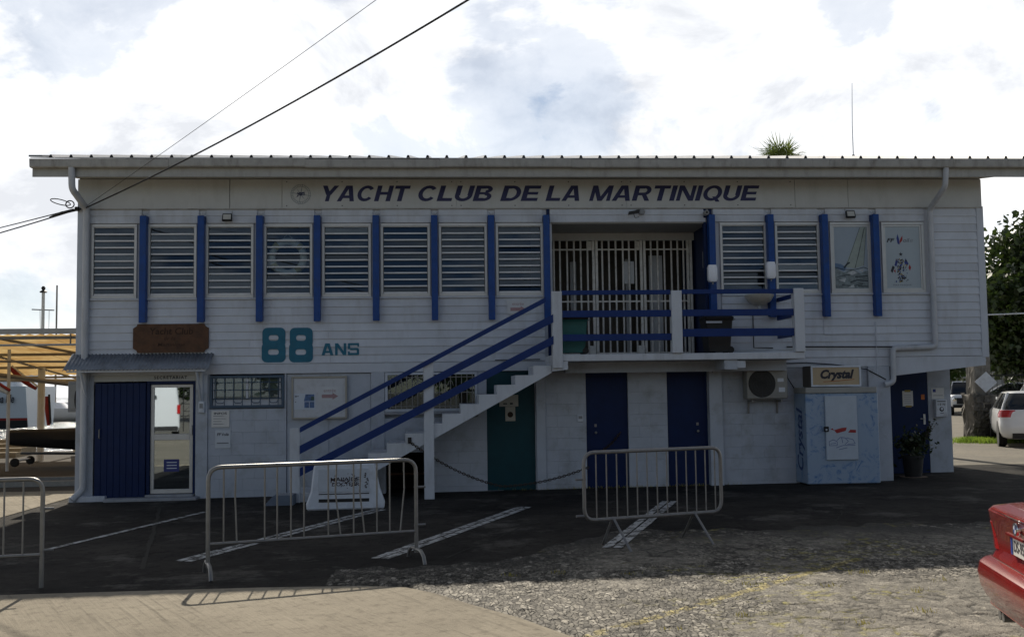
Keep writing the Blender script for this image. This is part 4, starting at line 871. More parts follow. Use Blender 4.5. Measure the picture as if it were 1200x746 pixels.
MB().box(.03, W_ - .03, -.03, .02, .03, H_ - .03).obj('back_panel', mat('board_white', (.5, .52, .55), .5, .06, 4, dirt=(GRIME, .35, 9)), NB); f = MB()
for a in ((0, W_, 0, .03), (0, W_, H_ - .03, H_), (0, .03, .03, H_ - .03), (W_ - .03, W_, .03, H_ - .03)): f.box(a[0], a[1], -.055, .02, a[2], a[3], c=.004)
f.obj('frame', mat('board_frame', (.35, .33, .28), .5, .1), NB)
t = thing('poster', 'glossy poster with blue pictures pinned on the notice board', 'poster', (3.70, -.038, 1.46)); MB().box(0, .37, -.004, 0, 0, .28).obj('sheet', mat('poster_white', (.5, .55, .62), .4, .06), t)
flat('picture', [[(.17, .145), (.35, .145), (.35, .265), (.2, .265)], [(.18, .03), (.26, .03), (.26, .135), (.18, .135)], [(.27, .03), (.35, .03), (.35, .135), (.27, .135)]], -.005, mat('poster_blue', (.07, .13, .27), .4, .5, 22), t, 0); flat('picture', [[(.29, .16), (.35, .16), (.35, .22), (.3, .23)]], -.0056, mat('poster_green', (.04, .08, .06), .5, .3, 30), t)
flat('print', [[(.02, .22), (.05, .22), (.05, .24), (.02, .24)], [(.06, .225), (.08, .225), (.08, .24), (.06, .24)], [(.02, .13), (.04, .13), (.04, .14), (.02, .14)]], -.005, ink, t, 0)
def entry_sign(label, x0, z0, y, w=.42, h=.255):
    t = thing('entrance_sign', label, 'sign', (x0, y, z0), group='paper entrance arrows'); MB().box(0, w, -.004, 0, 0, h).obj('sheet', mat('sign_paper', (.52, .54, .56), .6, .05), t)
    text('lettering', 'entrée', w * .22, w * .72, h * .62, h * .84, -.005, pink, t, .0); zc = h * .34
    flat('arrow', [[(w * .14, zc - .03), (w * .58, zc - .03), (w * .58, zc - .06), (w * .82, zc), (w * .58, zc + .06), (w * .58, zc + .03), (w * .14, zc + .03)]], -.005, pink, t)
entry_sign('paper entrance sign with a red arrow on the notice board', 4.12, 1.60, -.038); entry_sign('paper entrance sign with a red arrow on the boards beside the upper stair rail', 7.43, 3.09, -.034, .41, .25)
t, w, h, y = plate('door_plate', 'upper cream plate on the teal door under the stair', 'sign', 7.274, 7.61, 1.462, 1.665, .056, mat('cream_plate', (.4, .38, .32), .6)); flat('writing', [[(-.1, .04), (-.03, .04), (-.03, .06), (-.1, .06)], [(.02, .035), (.07, .035), (.07, .065), (.02, .065)]], y, ink, t, 0)
t, w, h, y = plate('door_plate', 'small cream plate with a dark round mark on the teal door', 'sign', 7.377, 7.555, 1.206, 1.458, .056, MATS['cream_plate']); flat('round_mark', [circ(0, h * .45, .05, 20)], y, woodink, t)
def fixture(name, label, cat, x, z, y, w=.09, h=.15, d=.06, m=plaswhite):
    t = thing(name, label, cat, (x, y, z)); MB().box(-w / 2, w / 2, -d, 0, -h / 2, h / 2, c=.012).obj('case', m, t); MB().box(-w * .3, w * .3, -d - .004, -d - .0005, -h * .1, h * .3).obj('button', greyplas, t)
fixture('door_intercom', 'small grey entry phone beside the glazed door', 'intercom', 2.13, 1.53, -.031, .1, .2); fixture('light_switch', 'small white switch beside the first dark blue door under the balcony', 'switch', 8.70, 1.24, -.002, .11, .13, .03)
t, w, h, y = plate('paper_notice', 'white paper taped to the recessed dark blue corner door', 'notice', 15.195, 15.405, 1.335, 1.63, 1.398, d=.003); flat('writing', [[(-.07, .05 + .04 * k), (.07, .05 + .04 * k), (.07, .058 + .04 * k), (-.07, .058 + .04 * k)] for k in range(5)], y, mat('print_violet', (.25, .22, .32), .7), t, 0); flat('tape', [[(-.06, h - .02), (.06, h - .02), (.06, h + .02), (-.06, h + .02)], [(-.05, -.02), (.07, -.02), (.07, .015), (-.05, .015)]], y - .0004, yelp, t)
t, w, h, y = plate('paper_notice', 'pale paper with a blue square on the corner pier above the letter box', 'notice', 15.78, 16.03, 1.47, 1.68, 1.398, d=.003); flat('blue_square', [[(-.1, .13), (-.04, .13), (-.04, .19), (-.1, .19)]], y, bluep, t); flat('writing', [[(-.09, .06), (.1, .06), (.1, .07), (-.09, .07)]], y, greyp, t)
t = thing('sticker', 'small orange sticker beside the lock of the corner door', 'sticker', (15.60, 1.396, 1.46)); MB().box(-.035, .035, -.003, 0, 0, .1).obj('sheet', mat('orange_print', (.45, .13, .03), .6), t)
t = thing('letter_box', 'white letter box with a round emblem on the corner pier', 'letter box', (15.80, 1.398, 1.12)); MB().box(0, .225, -.12, 0, 0, .335, c=.01).obj('body', plaswhite, t); MB().box(.03, .195, -.124, -.1202, .295, .31).obj('slot', black, t)
text('lettering', 'I E N', .04, .185, .225, .265, -.1212, ink, t, .02); flat('emblem', [circ(.112, .15, .045, 20)], -.1212, ink, t); flat('emblem', [circ(.118, .158, .026, 16)], -.1222, plaswhite, t); flat('writing', [[(.08, .07), (.15, .07), (.15, .08), (.08, .08)]], -.1212, ink, t)
t, w, h, y = plate('door_notice', 'small dark blue notice stuck on the lower pane of the glazed door', 'notice', 1.475, 1.735, .43, .64, .034, mat('notice_blue', (.02, .03, .17), .4), d=.002); flat('writing', [[(-.08, .05 + .05 * k), (.09, .05 + .05 * k), (.09, .065 + .05 * k), (-.08, .065 + .05 * k)] for k in range(3)], y, plaswhite, t, 0)
# dispensers and wash basin by the balcony
def dispenser(label, x, z, y):
    t = thing('soap_dispenser', label, 'dispenser', (x, y, z), group='hand gel dispensers on the fins'); MB().slices([(0, -.06, .06, .05, .02, .02), (.04, -.085, .085, .065, .03, .03), (.25, -.085, .085, .06, .03, .03), (.3, -.07, .07, .045, .03, .03)], 4).obj('case', mat('dispenser_white', (.75, .77, .82), .35, .04), t, smooth=40); MB().tube([(0, -.02, 0), (0, -.02, -.05)], [.018, .01], 8).obj('nozzle', greyplas, t)
dispenser('white gel dispenser on the blue fin at the right edge of the entrance', 11.08, 3.62, -.23); dispenser('white gel dispenser on the blue fin above the wash basin', 12.14, 3.67, -.23)
t = thing('wash_basin', 'stone-coloured wash basin fixed to the boards behind the balcony rail', 'wash basin', (11.9, -.06, 3.19)); b = MB(); pr = []
for r, z in ((.0, 0), (.09, .0), (.2, .07), (.26, .17), (.26, .185), (.235, .185), (.19, .09), (.0, .05)): pr.append((r, z))
b.lathe(pr, (0, -.22, 0), 24); o = b.obj('bowl', mat('basin_ceramic', (.38, .36, .31), .3, .1, 5, dirt=(GRIME, .3, 6)), t, smooth=50)
b = MB(); b.tube([(.0, -.03, .19), (.0, -.03, .27), (0, -.14, .27), (0, -.15, .24)], .012, 6); b.obj('tap', alu, t); b = MB(); b.tube([(0, -.22, 0), (0, -.22, -.1), (0, -.05, -.14), (0, -.0, -.14)], .02, 6); b.obj('waste_pipe', plaswhite, t)
def bin_(label, loc, m, lidm, rz=0):
    t = thing('wheelie_bin', label, 'bin', loc, rz, 'bins on the balcony'); MB().slices([(.04, -.19, .19, .19, .03, .03), (.30, -.215, .215, .21, .03, .03), (.56, -.235, .235, .225, .03, .03), (.60, -.25, .25, .24, .03, .03)], 3).obj('body', m, t)
    MB().slices([(.605, -.255, .255, .245, .03, .03), (.63, -.26, .26, .25, .03, .03), (.67, -.2, .22, .2, .05, .05)], 3).obj('lid', lidm, t); MB().tube([(.24, -.15, .58), (.29, -.15, .6), (.29, .15, .6), (.24, .15, .58)], .012, 6).obj('handle', greyplas, t)
    for s in (-1, 1): MB().lathe([(0, -.025), (.05, -.025), (.06, -.015), (.06, .015), (.05, .025), (0, .025)], (.2, s * .17, .07), 12, 0, 'y').obj('wheel', black, t)
bin_('teal bin with a dark lid behind the first balcony post', (8.50, -.66, 2.33), tealbin, black); bin_('black bin with a pale label standing by the blue entrance wall', (11.08, -.40, 2.33), mat('charcoal_plastic', (.025, .024, .023), .6), black)
t = thing('bin_label', 'pale strip label across the front of the black bin', 'label', (10.98, -.64, 2.86)); MB().box(-.14, .14, -.004, 0, 0, .035).obj('strip', plaswhite, t)
# air conditioner
t = thing('air_conditioner', 'cream outdoor air conditioner unit bracketed to the lower wall', 'air conditioner', (11.62, -.03, 1.535)); acm = mat('ac_enamel', (.27, .265, .245), .5, .08, 4, dirt=(GRIME, .5, 5))
MB().box(0, .735, -.3, -.03, 0, .545, c=.018).obj('casing', acm, t); MB().lathe([(0, -.3005), (.225, -.3005), (.235, -.308), (.245, -.3005)], (.27, 0, .27), 32, 0, 'y').obj('fan_opening', mat('fan_dark', (.04, .04, .038), .7), t)
g = MB()
for r in (.05, .1, .15, .2): g.tube([(.27 + r * math.cos(k * .3142), -.315, .27 + r * math.sin(k * .3142)) for k in range(20)], .004, 4, closed=True)
for k in range(8): a = k * math.pi / 4; g.tube([(.27, -.315, .27), (.27 + .24 * math.cos(a), -.309, .27 + .24 * math.sin(a))], .004, 4)
g.obj('fan_guard', mat('dark_guard', (.05, .05, .05), .6), t); flat('rating_label', [[(.55, .3), (.66, .3), (.66, .36), (.55, .36)], [(.57, .12), (.68, .12), (.68, .2), (.57, .2)]], -.302, plaswhite, t)
for x in (.1, .62): MB().prism([(-.3, -.02), (0, -.02), (0, -.26), (-.02, -.26), (-.04, -.05), (-.3, -.05)], x - .015, x + .015, 'x').obj('bracket', steel, t)
t = thing('junction_box', 'small white box under the balcony slab beside the pilaster', 'box', (11.28, -1.0, 2.07)); MB().box(-.11, .11, -.08, .08, 0, .125, c=.01).obj('case', plaswhite, t); MB().box(-.09, .09, -.083, -.0805, .02, .1).obj('cover', white2, t)
# ice freezer
def icemat():
    m = bpy.data.materials.new('ice_print'); m.use_nodes = True; nt = m.node_tree; N = nt.nodes.new; L = nt.links.new; p = nt.nodes['Principled BSDF']; p.inputs['Roughness'].default_value = .4
    g = N('ShaderNodeNewGeometry'); v = N('ShaderNodeTexVoronoi'); v.inputs['Scale'].default_value = 9; n = N('ShaderNodeTexNoise'); n.inputs['Scale'].default_value = 5; n.inputs['Detail'].default_value = 9; n.inputs['Roughness'].default_value = .75; n.inputs['Distortion'].default_value = 1.2
    L(g.outputs['Position'], n.inputs['Vector']); r = N('ShaderNodeValToRGB'); e = r.color_ramp.elements; e[0].position = .355; e[0].color = (.04, .12, .30, 1); e[1].position = .475; e[1].color = (.26, .34, .45, 1); k = e.new(.42); k.color = (.15, .25, .41, 1)
    L(n.outputs[0], r.inputs[0]); L(r.outputs[0], p.inputs['Base Color']); return m
FZ = thing('ice_freezer', 'pale blue ice freezer cabinet with frosty print and lettering on its side', 'freezer', (12.56, -.62, .03)); fw, fd, fh = 1.29, .6, 1.59; icem = icemat()
MB().box(0, fw, 0, fd, .03, fh, c=.012).obj('cabinet', icem, FZ); MB().box(-.0, fw - .02, -.02, fd, fh + .002, fh + .105, c=.012).obj('lid', mat('freezer_lid', (.30, .30, .28), .5, .1, 5), FZ); MB().box(.05, fw - .05, .04, fd - .05, 0, .03).obj('base', black, FZ)
MB().box(.33, .895, -.045, -.003, .44, 1.545, c=.01).obj('door', mat('freezer_door', (.42, .48, .55), .4, .06), FZ); DR = [c for c in FZ.children if c.name.startswith('door')][0]
MB().box(.29, .375, -.07, -.047, .93, 1.02, c=.006).obj('lock', black, DR); b = MB(); b.lathe([(0, -.075), (.016, -.075), (.016, -.07)], (.33, 0, .965), 10, 0, 'y'); b.obj('lock_barrel', plaswhite, DR)
flat('ribbon', [[(.47, .955), (.52, .90), (.68, .94), (.70, 1.0), (.60, .99)], [(.72, .91), (.86, .905), (.86, .955), (.76, .96)], [(.41, .97), (.47, .95), (.45, .99)]], -.0465, redp, DR, 0)
ice = []
for pts in ([(.38, .69), (.38, .76), (.45, .79), (.52, .76), (.52, .69), (.38, .69)], [(.52, .78), (.58, .83), (.66, .82), (.72, .76), (.66, .71)], [(.60, .83), (.62, .73)], [(.68, .82), (.80, .79), (.84, .72), (.70, .71)], [(.50, .65), (.62, .69), (.84, .69)], [(.55, .62), (.7, .65)], [(.40, .72), (.5, .73)]): ice += stroke(pts, .008)
flat('ice_lines', ice, -.0465, bluep, DR, .00003)
text('side_lettering', 'Crystal', 0, 1.1, 0, .34, 0, mat('crystal_navy', (.02, .05, .17), .5), FZ, .02, .25, rot=lambda x, y, z: (-.003, .10 + z * 1.15, .25 + x))
LB = thing('lightbox_sign', 'unlit cream box sign lettered in dark script on top of the freezer', 'sign', (12.74, -.42, 1.737)); lw, lh = .90, .365
MB().box(0, lw, .004, .45, 0, lh, c=.004).obj('box', mat('box_side', (.10, .09, .08), .6), LB); f = MB()
for a in ((0, lw, 0, .03), (0, lw, lh - .03, lh), (0, .03, .03, lh - .03), (lw - .03, lw, .03, lh - .03)): f.box(a[0], a[1], -.02, .003, a[2], a[3], c=.003)
f.obj('frame', plaswhite, LB); MB().box(.031, lw - .031, -.006, .002, .031, lh - .031).obj('face', mat('sign_cream', (.42, .33, .21), .5, .08, 3), LB)
text('lettering', 'Crystal', .17, .78, .09, .30, -.0075, ink, LB, .05, .28); flat('underline', stroke([(.22, .085), (.5, .10), (.78, .125)], .012), -.0076, mat('print_orange', (.35, .12, .03), .6), LB, 0)
# potted plant in the recess
t = thing('potted_plant', 'bushy plant in a black pot before the corner door', 'potted plant', (15.0, .62, .04)); b = MB(); b.lathe([(0, 0), (.15, 0), (.19, .36), (.205, .36), (.205, .40), (.18, .40), (.17, .36), (0, .36)], (0, 0, 0), 18); b.obj('pot', black, t, smooth=40); MB().lathe([(0, 0), (.24, 0), (.25, .03), (0, .03)], (0, 0, -.02), 18).obj('saucer', mat('terracotta', (.2, .14, .1), .8), t)
def leafcloud(n, fn, size, seed, asp=.5):
    r = np.random.default_rng(seed); V = np.empty((n, 4, 3)); P = fn(r, n)
    d = r.normal(size=(n, 3)); d /= np.linalg.norm(d, axis=1)[:, None]; e = np.cross(d, r.normal(size=(n, 3))); e /= np.linalg.norm(e, axis=1)[:, None]
    s = size * r.uniform(.6, 1.25, (n, 1)); V[:, 0] = P - d * s; V[:, 1] = P + e * s * asp; V[:, 2] = P + d * s; V[:, 3] = P - e * s * asp; return V.reshape(-1, 3)
def quads(name, V, m, parent=None):
    n = len(V) // 4; me = bpy.data.meshes.new(name); me.vertices.add(len(V)); me.vertices.foreach_set('co', np.ascontiguousarray(V, np.float32).ravel()); me.loops.add(n * 4); me.loops.foreach_set('vertex_index', np.arange(n * 4, dtype=np.int32)); me.polygons.add(n); me.polygons.foreach_set('loop_start', np.arange(0, n * 4, 4, dtype=np.int32)); me.update(); me.materials.append(m); return link(name, me, parent)
quads('foliage', leafcloud(520, lambda r, n: r.normal(size=(n, 3)) * [.14, .14, .13] + [0, 0, .58], .05, 3), leaf_pot, t)
b = MB(); lv = []
for k in range(9):
    a = random.uniform(-1, 1); tip = Vector((.15 + .3 * random.random(), .1 * a, .75 + .3 * random.random())); b.tube([(0.03 * a, 0, .36), (tip.x * .45, tip.y * .4, .62), tip], [.008, .006, .003], 5)
    for q in range(9):
        f_ = .35 + .65 * q / 8; p = Vector((0, 0, .4)).lerp(tip, f_); lv.append(p)
b.obj('stems', bark, t); P_ = np.array([tuple(p) for p in lv]); quads('twig_leaves', leafcloud(len(P_) * 2, lambda r, n: np.repeat(P_, 2, 0) + r.normal(size=(n, 3)) * .015, .038, 5), leaf_pot, t)
# meter cabinet and cable coil on the left flank
t = thing('meter_cabinet', 'grey electrical cabinet on the left end wall under the canopy', 'cabinet', (-.012, .5, 1.47)); MB().box(-.26, 0, -.12, .12, 0, .53, c=.01).obj('case', greyplas, t); MB().box(-.22, -.04, -.128, -.1205, .05, .48, c=.004).obj('door', mat('cabinet_door', (.27, .28, .28), .5), t)
b = MB()
for k in range(5): b.tube([(-.02 - .01 * k, -.17 - .004 * k, .28 + .24 * math.cos(a) + .02 * k) if 0 else (-.05 + .05 * math.sin(a) - .006 * k, -.16 - .004 * k, .22 + (.26 - .02 * k) * math.cos(a)) for a in np.linspace(0, 6.28, 18)], .008, 4)
b.obj('cable_coil', black, t)
# overhead cables
def cable(name, label, a, c, sag, r, extra=None):
    a, c = Vector(a), Vector(c); pts = [a.lerp(c, i / 40) - Vector((0, 0, sag * 4 * (i / 40) * (1 - i / 40))) for i in range(41)]
    t = MB().tube(pts, r, 5); return tag(t.obj(name, black), label, 'cable', 'cables strung to the building')
POLE = (13.1, -13.9)
cable('overhead_cable', 'thick black cable sagging from the left corner of the building up out of view', (.12, -.12, 4.97), (13.1, -13.9, 8.12), .42, .013)
cable('overhead_cable', 'thin cable rising steeply from the left corner of the building', (.14, -.12, 5.0), (13.1, -13.9, 9.0), .10, .0042)
cable('overhead_cable', 'upper of the two cables leaving the building corner to the left', (-.06, -.1, 4.97), (-16, 10, 4.6), .32, .010); cable('overhead_cable', 'lower of the two cables leaving the building corner to the left', (-.06, -.1, 4.94), (-16, 9.6, 4.2), .42, .012)
cable('overhead_cable', 'white cable crossing before the tree on the right', (16.2, 5, 3.3), (34, 14, 4.6), .15, .016).data.materials[0] = plaswhite
t = thing('cable_clamp', 'black clamp and looped spare cable at the upper left corner of the building', 'cable clamp', (0, -.1, 4.97)); b = MB(); b.tube([(.06, 0, 0), (-.3, .12, -.05), (-.55, .25, -.1)], [.02, .028, .012], 6); b.lathe([(0, -.03), (.04, -.03), (.04, .03), (0, .03)], (0, 0, .0), 8, 0, 'x'); b.obj('clamp', black, t)
b = MB(); b.tube([(-.12 + .07 * math.cos(a), 0, .08 + .065 * math.sin(a)) for a in np.linspace(0, 6.2, 16)], .011, 5, closed=True); b.tube([(-.28 + .17 * math.cos(a), 0, .12 + .045 * math.sin(a) - .04 * math.cos(a)) for a in np.linspace(0, 6.2, 18)], .009, 5, closed=True); b.obj('loop', black, t)
t = thing('utility_pole', 'weathered timber pole carrying the overhead cables', 'pole', (*POLE, .03)); MB().tube([(0, 0, -.3), (0, 0, 9.3)], [.15, .10], 10).obj('shaft', bark, t); MB().box(-.5, .5, -.05, .05, 8.85, 8.97).obj('crossarm', bark, t)
# antenna whip
t = thing('antenna', 'thin white whip antenna standing on the roof', 'antenna', (15.45, 4.0, 6.75)); MB().tube([(0, 0, 0), (0, 0, .8), (0.03, 0, 1.75)], [.014, .010, .006], 6).obj('whip', plaswhite, t); MB().lathe([(0, 0), (.05, 0), (.03, .12), (0, .12)], (0, 0, .0), 10).obj('mount', steel, t)
# plastic stand with worn print, small step block, chain
t = thing('plastic_barrier_block', 'white plastic barrier block with flaked lettering before the stair foot', 'barrier', (4.22, -2.42, gz(4.8)), R(3)); b = MB()
b.prism([(0, 0), (1.16, 0), (1.17, .10), (1.10, .30), (1.03, .62), (1.0, .70), (.12, .70), (.10, .62), (.06, .28), (-.01, .10)], 0, .26, 'y'); o = b.obj('body', plaswhite, t); o.modifiers.new('b', 'BEVEL').width = .025
MB().box(.18, .935, -.012, .01, .27, .62, c=.006).obj('print_panel', mat('block_panel', (.46, .50, .55), .5, .08, 5), t); b = MB(); b.box(.18, .935, -.004, .01, .12, .17); b.box(.18, .935, -.004, .01, .235, .25); b.obj('slot', black, t)
flake = mat('flaked_print', (.035, .02, .02), .7, .3, 30)
text('lettering', 'MALAIDE', .36, .79, .43, .49, -.0135, flake, t, .015); text('lettering', 'DOCTEUR', .38, .79, .36, .415, -.0135, flake, t, .015)
fl = []
for k in range(70):
    x, z = random.gauss(.6, .13), random.gauss(.40, .06); s_ = random.uniform(.006, .02)
    if .34 < x < .84 and .30 < z < .56: fl.append([(x, z), (x + s_ * 1.5, z + random.uniform(-.01, .01)), (x + s_, z + s_ * 1.3)])
for k in range(9): x, z = .9 + random.uniform(-.03, .02), .33 + k * .026; fl.append([(x - .02, z), (x + .015, z - .01), (x + .01, z + .018)])
flat('flakes', fl, -.0145, flake, t, .00002)
t = thing('step_block', 'small grey-blue concrete block on the ground by the stair foot', 'block', (3.43, -1.55, gz(3.6))); MB().prism([(0, 0), (.47, 0), (.47, .16), (.16, .16)], 0, .4, 'y').obj('block', mat('bluegrey_concrete', (.14, .17, .22), .85, .1, 6, .4), t); MB().box(.2, .45, .03, .37, .1605, .166).obj('top_plate', concm, t)
def chain(label, pts):
    P = [Vector(p) for p in pts]; L_ = [0]
    for a, c in zip(P, P[1:]): L_.append(L_[-1] + (c - a).length)
    b = MB(); n = int(L_[-1] / .042)
    for i in range(n):
        s_ = (i + .5) * L_[-1] / n; k = max(j for j in range(len(L_)) if L_[j] <= s_); k = min(k, len(P) - 2); f_ = (s_ - L_[k]) / (L_[k + 1] - L_[k]); p = P[k].lerp(P[k + 1], f_); d = (P[k + 1] - P[k]).normalized(); s2 = d.cross(Vector((0, 1, 0))).normalized() if i % 2 else Vector((0, 1, 0))
        b.tube([p + d * .031 * math.cos(a) + s2 * .019 * math.sin(a) for a in np.linspace(0, 2 * math.pi, 7)[:-1]], .0075, 4, closed=True)
    o = b.obj('chain', mat('rusty_chain', (.07, .055, .045), .6, .3, 30, metallic=.5)); return tag(o, label, 'chain', 'chains under the balcony')
cat = lambda a, c, sag, n=16: [(a[0] + (c[0] - a[0]) * i / n, a[1] + (c[1] - a[1]) * i / n, a[2] + (c[2] - a[2]) * i / n - sag * 4 * i / n * (1 - i / n)) for i in range(n + 1)]
chain('rusty chain sagging from the stair side to the foot of the teal door', cat((5.73, -1.13, .93), (7.25, -.75, .14), .10)); chain('rusty chain sagging before the wall beside the first dark blue door', cat((7.25, -.75, .14), (8.75, -.6, .42), .07)); chain('short loose chain hanging across the first dark blue door', cat((9.0, .03, .62), (9.42, .03, .98), .05))
b = MB(); b.box(5.70, 5.76, -1.125, -1.101, .90, 1.0); tag(b.obj('chain_hook', black), 'black hook plate on the stair side holding the chain end', 'hook')
# crowd barriers
def rounded(pts, r, n=5):
    P = [Vector(p) for p in pts]; q = []
    k = len(P)
    for i in range(k):
        a, c, d = P[i - 1], P[i], P[(i + 1) % k]; u, w = (a - c).normalized() * r, (d - c).normalized() * r
        for j in range(n + 1):
            t = j / n; q.append(c + u * (1 - t) ** 2 + w * t ** 2)
    return q
def barrier(label, p0, p1, H, bars, feet, zb=.32, loop=False, bent=(), hooks='R', legs=True):
    a, c = Vector((*p0, gz(p0[0]))), Vector((*p1, gz(p1[0]))); L_ = (c - a).length; t = thing('crowd_barrier', label, 'barrier', a, math.atan2(c.y - a.y, c.x - a.x), 'steel crowd barriers on the forecourt')
    if loop: MB().tube(rounded([(0, 0, zb), (L_, 0, zb), (L_, 0, H), (0, 0, H)], .13), .021, 10, closed=True).obj('frame', steel, t, smooth=60)
    else:
        q = [Vector((0, 0, .03 if not legs else .10))] + rounded([(0, 0, H), (0, 0, H)], .0)[:0]
        tl = [Vector((0, 0, H - .13)), Vector((0, 0, H)), Vector((.13, 0, H))]; tr = [Vector((L_ - .13, 0, H)), Vector((L_, 0, H)), Vector((L_, 0, H - .13))]
        bz = lambda g_: [g_[0] * (1 - u) ** 2 + g_[1] * 2 * u * (1 - u) + g_[2] * u * u for u in (0, .2, .4, .6, .8, 1)]
        MB().tube(q + bz(tl) + bz(tr) + [Vector((L_, 0, .10 if legs else .03))], .021, 10).obj('frame', steel, t, smooth=60); MB().tube([(.0, 0, zb), (L_, 0, zb)], .016, 8).obj('bottom_rail', steel, t, smooth=60)
    sm = None; z0, z1 = zb, H - .005
    for i, f_ in enumerate(bars):
        x = f_ * L_
        if i in bent: MB().tube([(x, 0, z0), (x + bent[i] * .4, .01, z0 + .25 * (z1 - z0)), (x + bent[i], .02, z0 + .6 * (z1 - z0)), (x + bent[i] * .8, 0, z1)], .0085, 6).obj('bar', steel, t, smooth=60)
        elif sm is None: sm = MB().tube([(0, 0, z0), (0, 0, z1)], .0085, 6).obj('bar', steel, t, smooth=60, loc=(x, 0, 0)).data
        else: link('bar', sm, t, (x, 0, 0))
    for x in feet:
        if loop:
            s = MB()
            for sg in (-1, 1): s.tube([(x, 0, zb + .02), (x + .04, sg * .32, .012)], .017, 5, flat=.45)
        else: s = MB(); s.tube([(x, -.30, .015), (x, -.26, .09), (x, -.16, .135), (x, .16, .135), (x, .26, .09), (x, .30, .015)], .02, 8)
        s.obj('foot', steel, t, smooth=60)
    for e in hooks:
        xx = L_ if e == 'R' else 0; sg = 1 if e == 'R' else -1
        for z in (H * .73, H * .36): MB().tube([(xx - sg * .02, 0, z), (xx + sg * .10, 0, z)], .014, 6).obj('hook', steel, t)
    return t
barrier('steel crowd barrier with bent and missing bars before the barrier block and stair foot', (3.99, -8.03), (5.99, -7.38), 1.06, [.07, .13, .258, .316, .381, .443, .56, .62, .684, .738, .80, .865, .918], [0, 1.0 * 2.103], bent={7: -.05, 9: -.045, 12: .05, 1: -.015})
barrier('steel crowd barrier with rounded lower corners before the two dark blue doors', (7.80, -7.1), (9.47, -6.5), 1.06, [.085 + k * .0725 for k in range(13)], [.35, 1.4], zb=.33, loop=True, hooks='L')
barrier('steel crowd barrier cut off by the left edge of the picture', (.45, -8.75), (2.55, -8.38), 1.03, [.08 + k * .0765 for k in range(12)], [.0], zb=.33, hooks='R', legs=False)

# ------------------------------------------------------------------ vehicles
carglass = mat('car_glass', (.012, .014, .016), .06, .02, 3, spec=.7); tyre = mat('tyre', (.014, .014, .014), .8, .15, 20); rimm = mat('alloy_rim', (.45, .45, .46), .3, .05, metallic=.8); chrome = mat('chrome', (.75, .75, .75), .12, .02, metallic=1)
redlens = mat('red_lens', (.45, .012, .012), .15, .1, 8, coat=.5); carwhite = mat('white_car_paint', (.72, .73, .74), .25, .02, 2, coat=.6); carred = mat('red_car_paint', (.235, .011, .007), .26, .08, 3, coat=.8, dirt=((.15, .07, .05), .35, 7)); carsilver = mat('silver_car_paint', (.40, .41, .42), .28, .03, 2, metallic=.4, coat=.5)
platem = mat('number_plate', (.7, .7, .66), .4, .03)
def wheel(t, x, y, r, w=.2, side=1):
    W_ = part('wheel', t, (x, y, r)); MB().lathe([(r * .62, -w / 2), (r * .93, -w / 2), (r, -w * .3), (r, w * .3), (r * .93, w / 2), (r * .62, w / 2)], (0, 0, 0), 28, 0, 'y').obj('tyre', tyre, W_, smooth=50)
    b = MB(); b.lathe([(r * .62, -w * .42), (r * .60, w * .42), (r * .55, w * .42), (r * .5, w * .2), (.0, w * .2)] if side > 0 else [(r * .62, w * .42), (r * .60, -w * .42), (r * .55, -w * .42), (r * .5, -w * .2), (.0, -w * .2)], (0, 0, 0), 28, 0, 'y')
    for k in range(7):
        a = 2 * math.pi * k / 7; yy = side * w * .36; b.tube([(.03 * math.cos(a), yy, .03 * math.sin(a)), (r * .58 * math.cos(a), yy, r * .58 * math.sin(a))], .022, 5)
    b.obj('rim', rimm, W_, smooth=40)
    if 1: MB().lathe([(r * 1.0, side * -.02), (r * 1.17, side * -.02), (r * 1.17, side * .012), (r * 1.0, side * .012)], (0, side * (w * .5 + .01), .02), 28, 0, 'y').obj('arch', black, t, loc=(x, y - side * .04, r)) if 0 else None
def sedan_like(name, label, cat, loc, rz, paint, lv, cab, wheels, r, group=None, roof=None):
    """heading is +x; lv: slices of the body, cab: slices of the glasshouse"""
    t = thing(name, label, cat, loc, rz, group); B_ = MB().slices(lv, 8).obj('body', paint, t, smooth=38)
    MB().slices(cab, 8).obj('glasshouse', carglass, t, smooth=38)
    z, xr, xf, w, a, c = cab[-1]
    MB().slices([(z - .012, xr - .02, xf + .02, w + .015, a, c), (z + .025, xr + .03, xf - .05, w - .02, a, c), (z + .045, xr + .15, xf - .2, w - .15, a, c)], 8).obj('roof', paint, t, smooth=40)
    z0, xr0, xf0, w0 = cab[0][:4]
    for s in (-1, 1):
        for xa, xb in ((xr0 + .10, xr + .06), (xf0 - .12, xf - .05), ((xr0 + xf0) / 2 - .05, (xr + xf) / 2 - .05)): MB().tube([(xa, s * (w0 - .02), z0 - .02), (xb, s * (w - .02), z + .0)], .04, 6, flat=.6).obj('pillar', paint, t)
    for x in wheels:
        for s in (-1, 1):
            wheel(t, x, s * (lv[3][3] - .10), r, .21, s)
            MB().lathe([(0, 0), (r * 1.14, 0), (r * 1.14, .012), (0, .012)], (x, s * (lv[3][3] - .006) - (.012 if s > 0 else 0) + (.010 if s > 0 else -.010), r + .01), 28, 0, 'y').obj('wheel_arch', black, t)
    return t
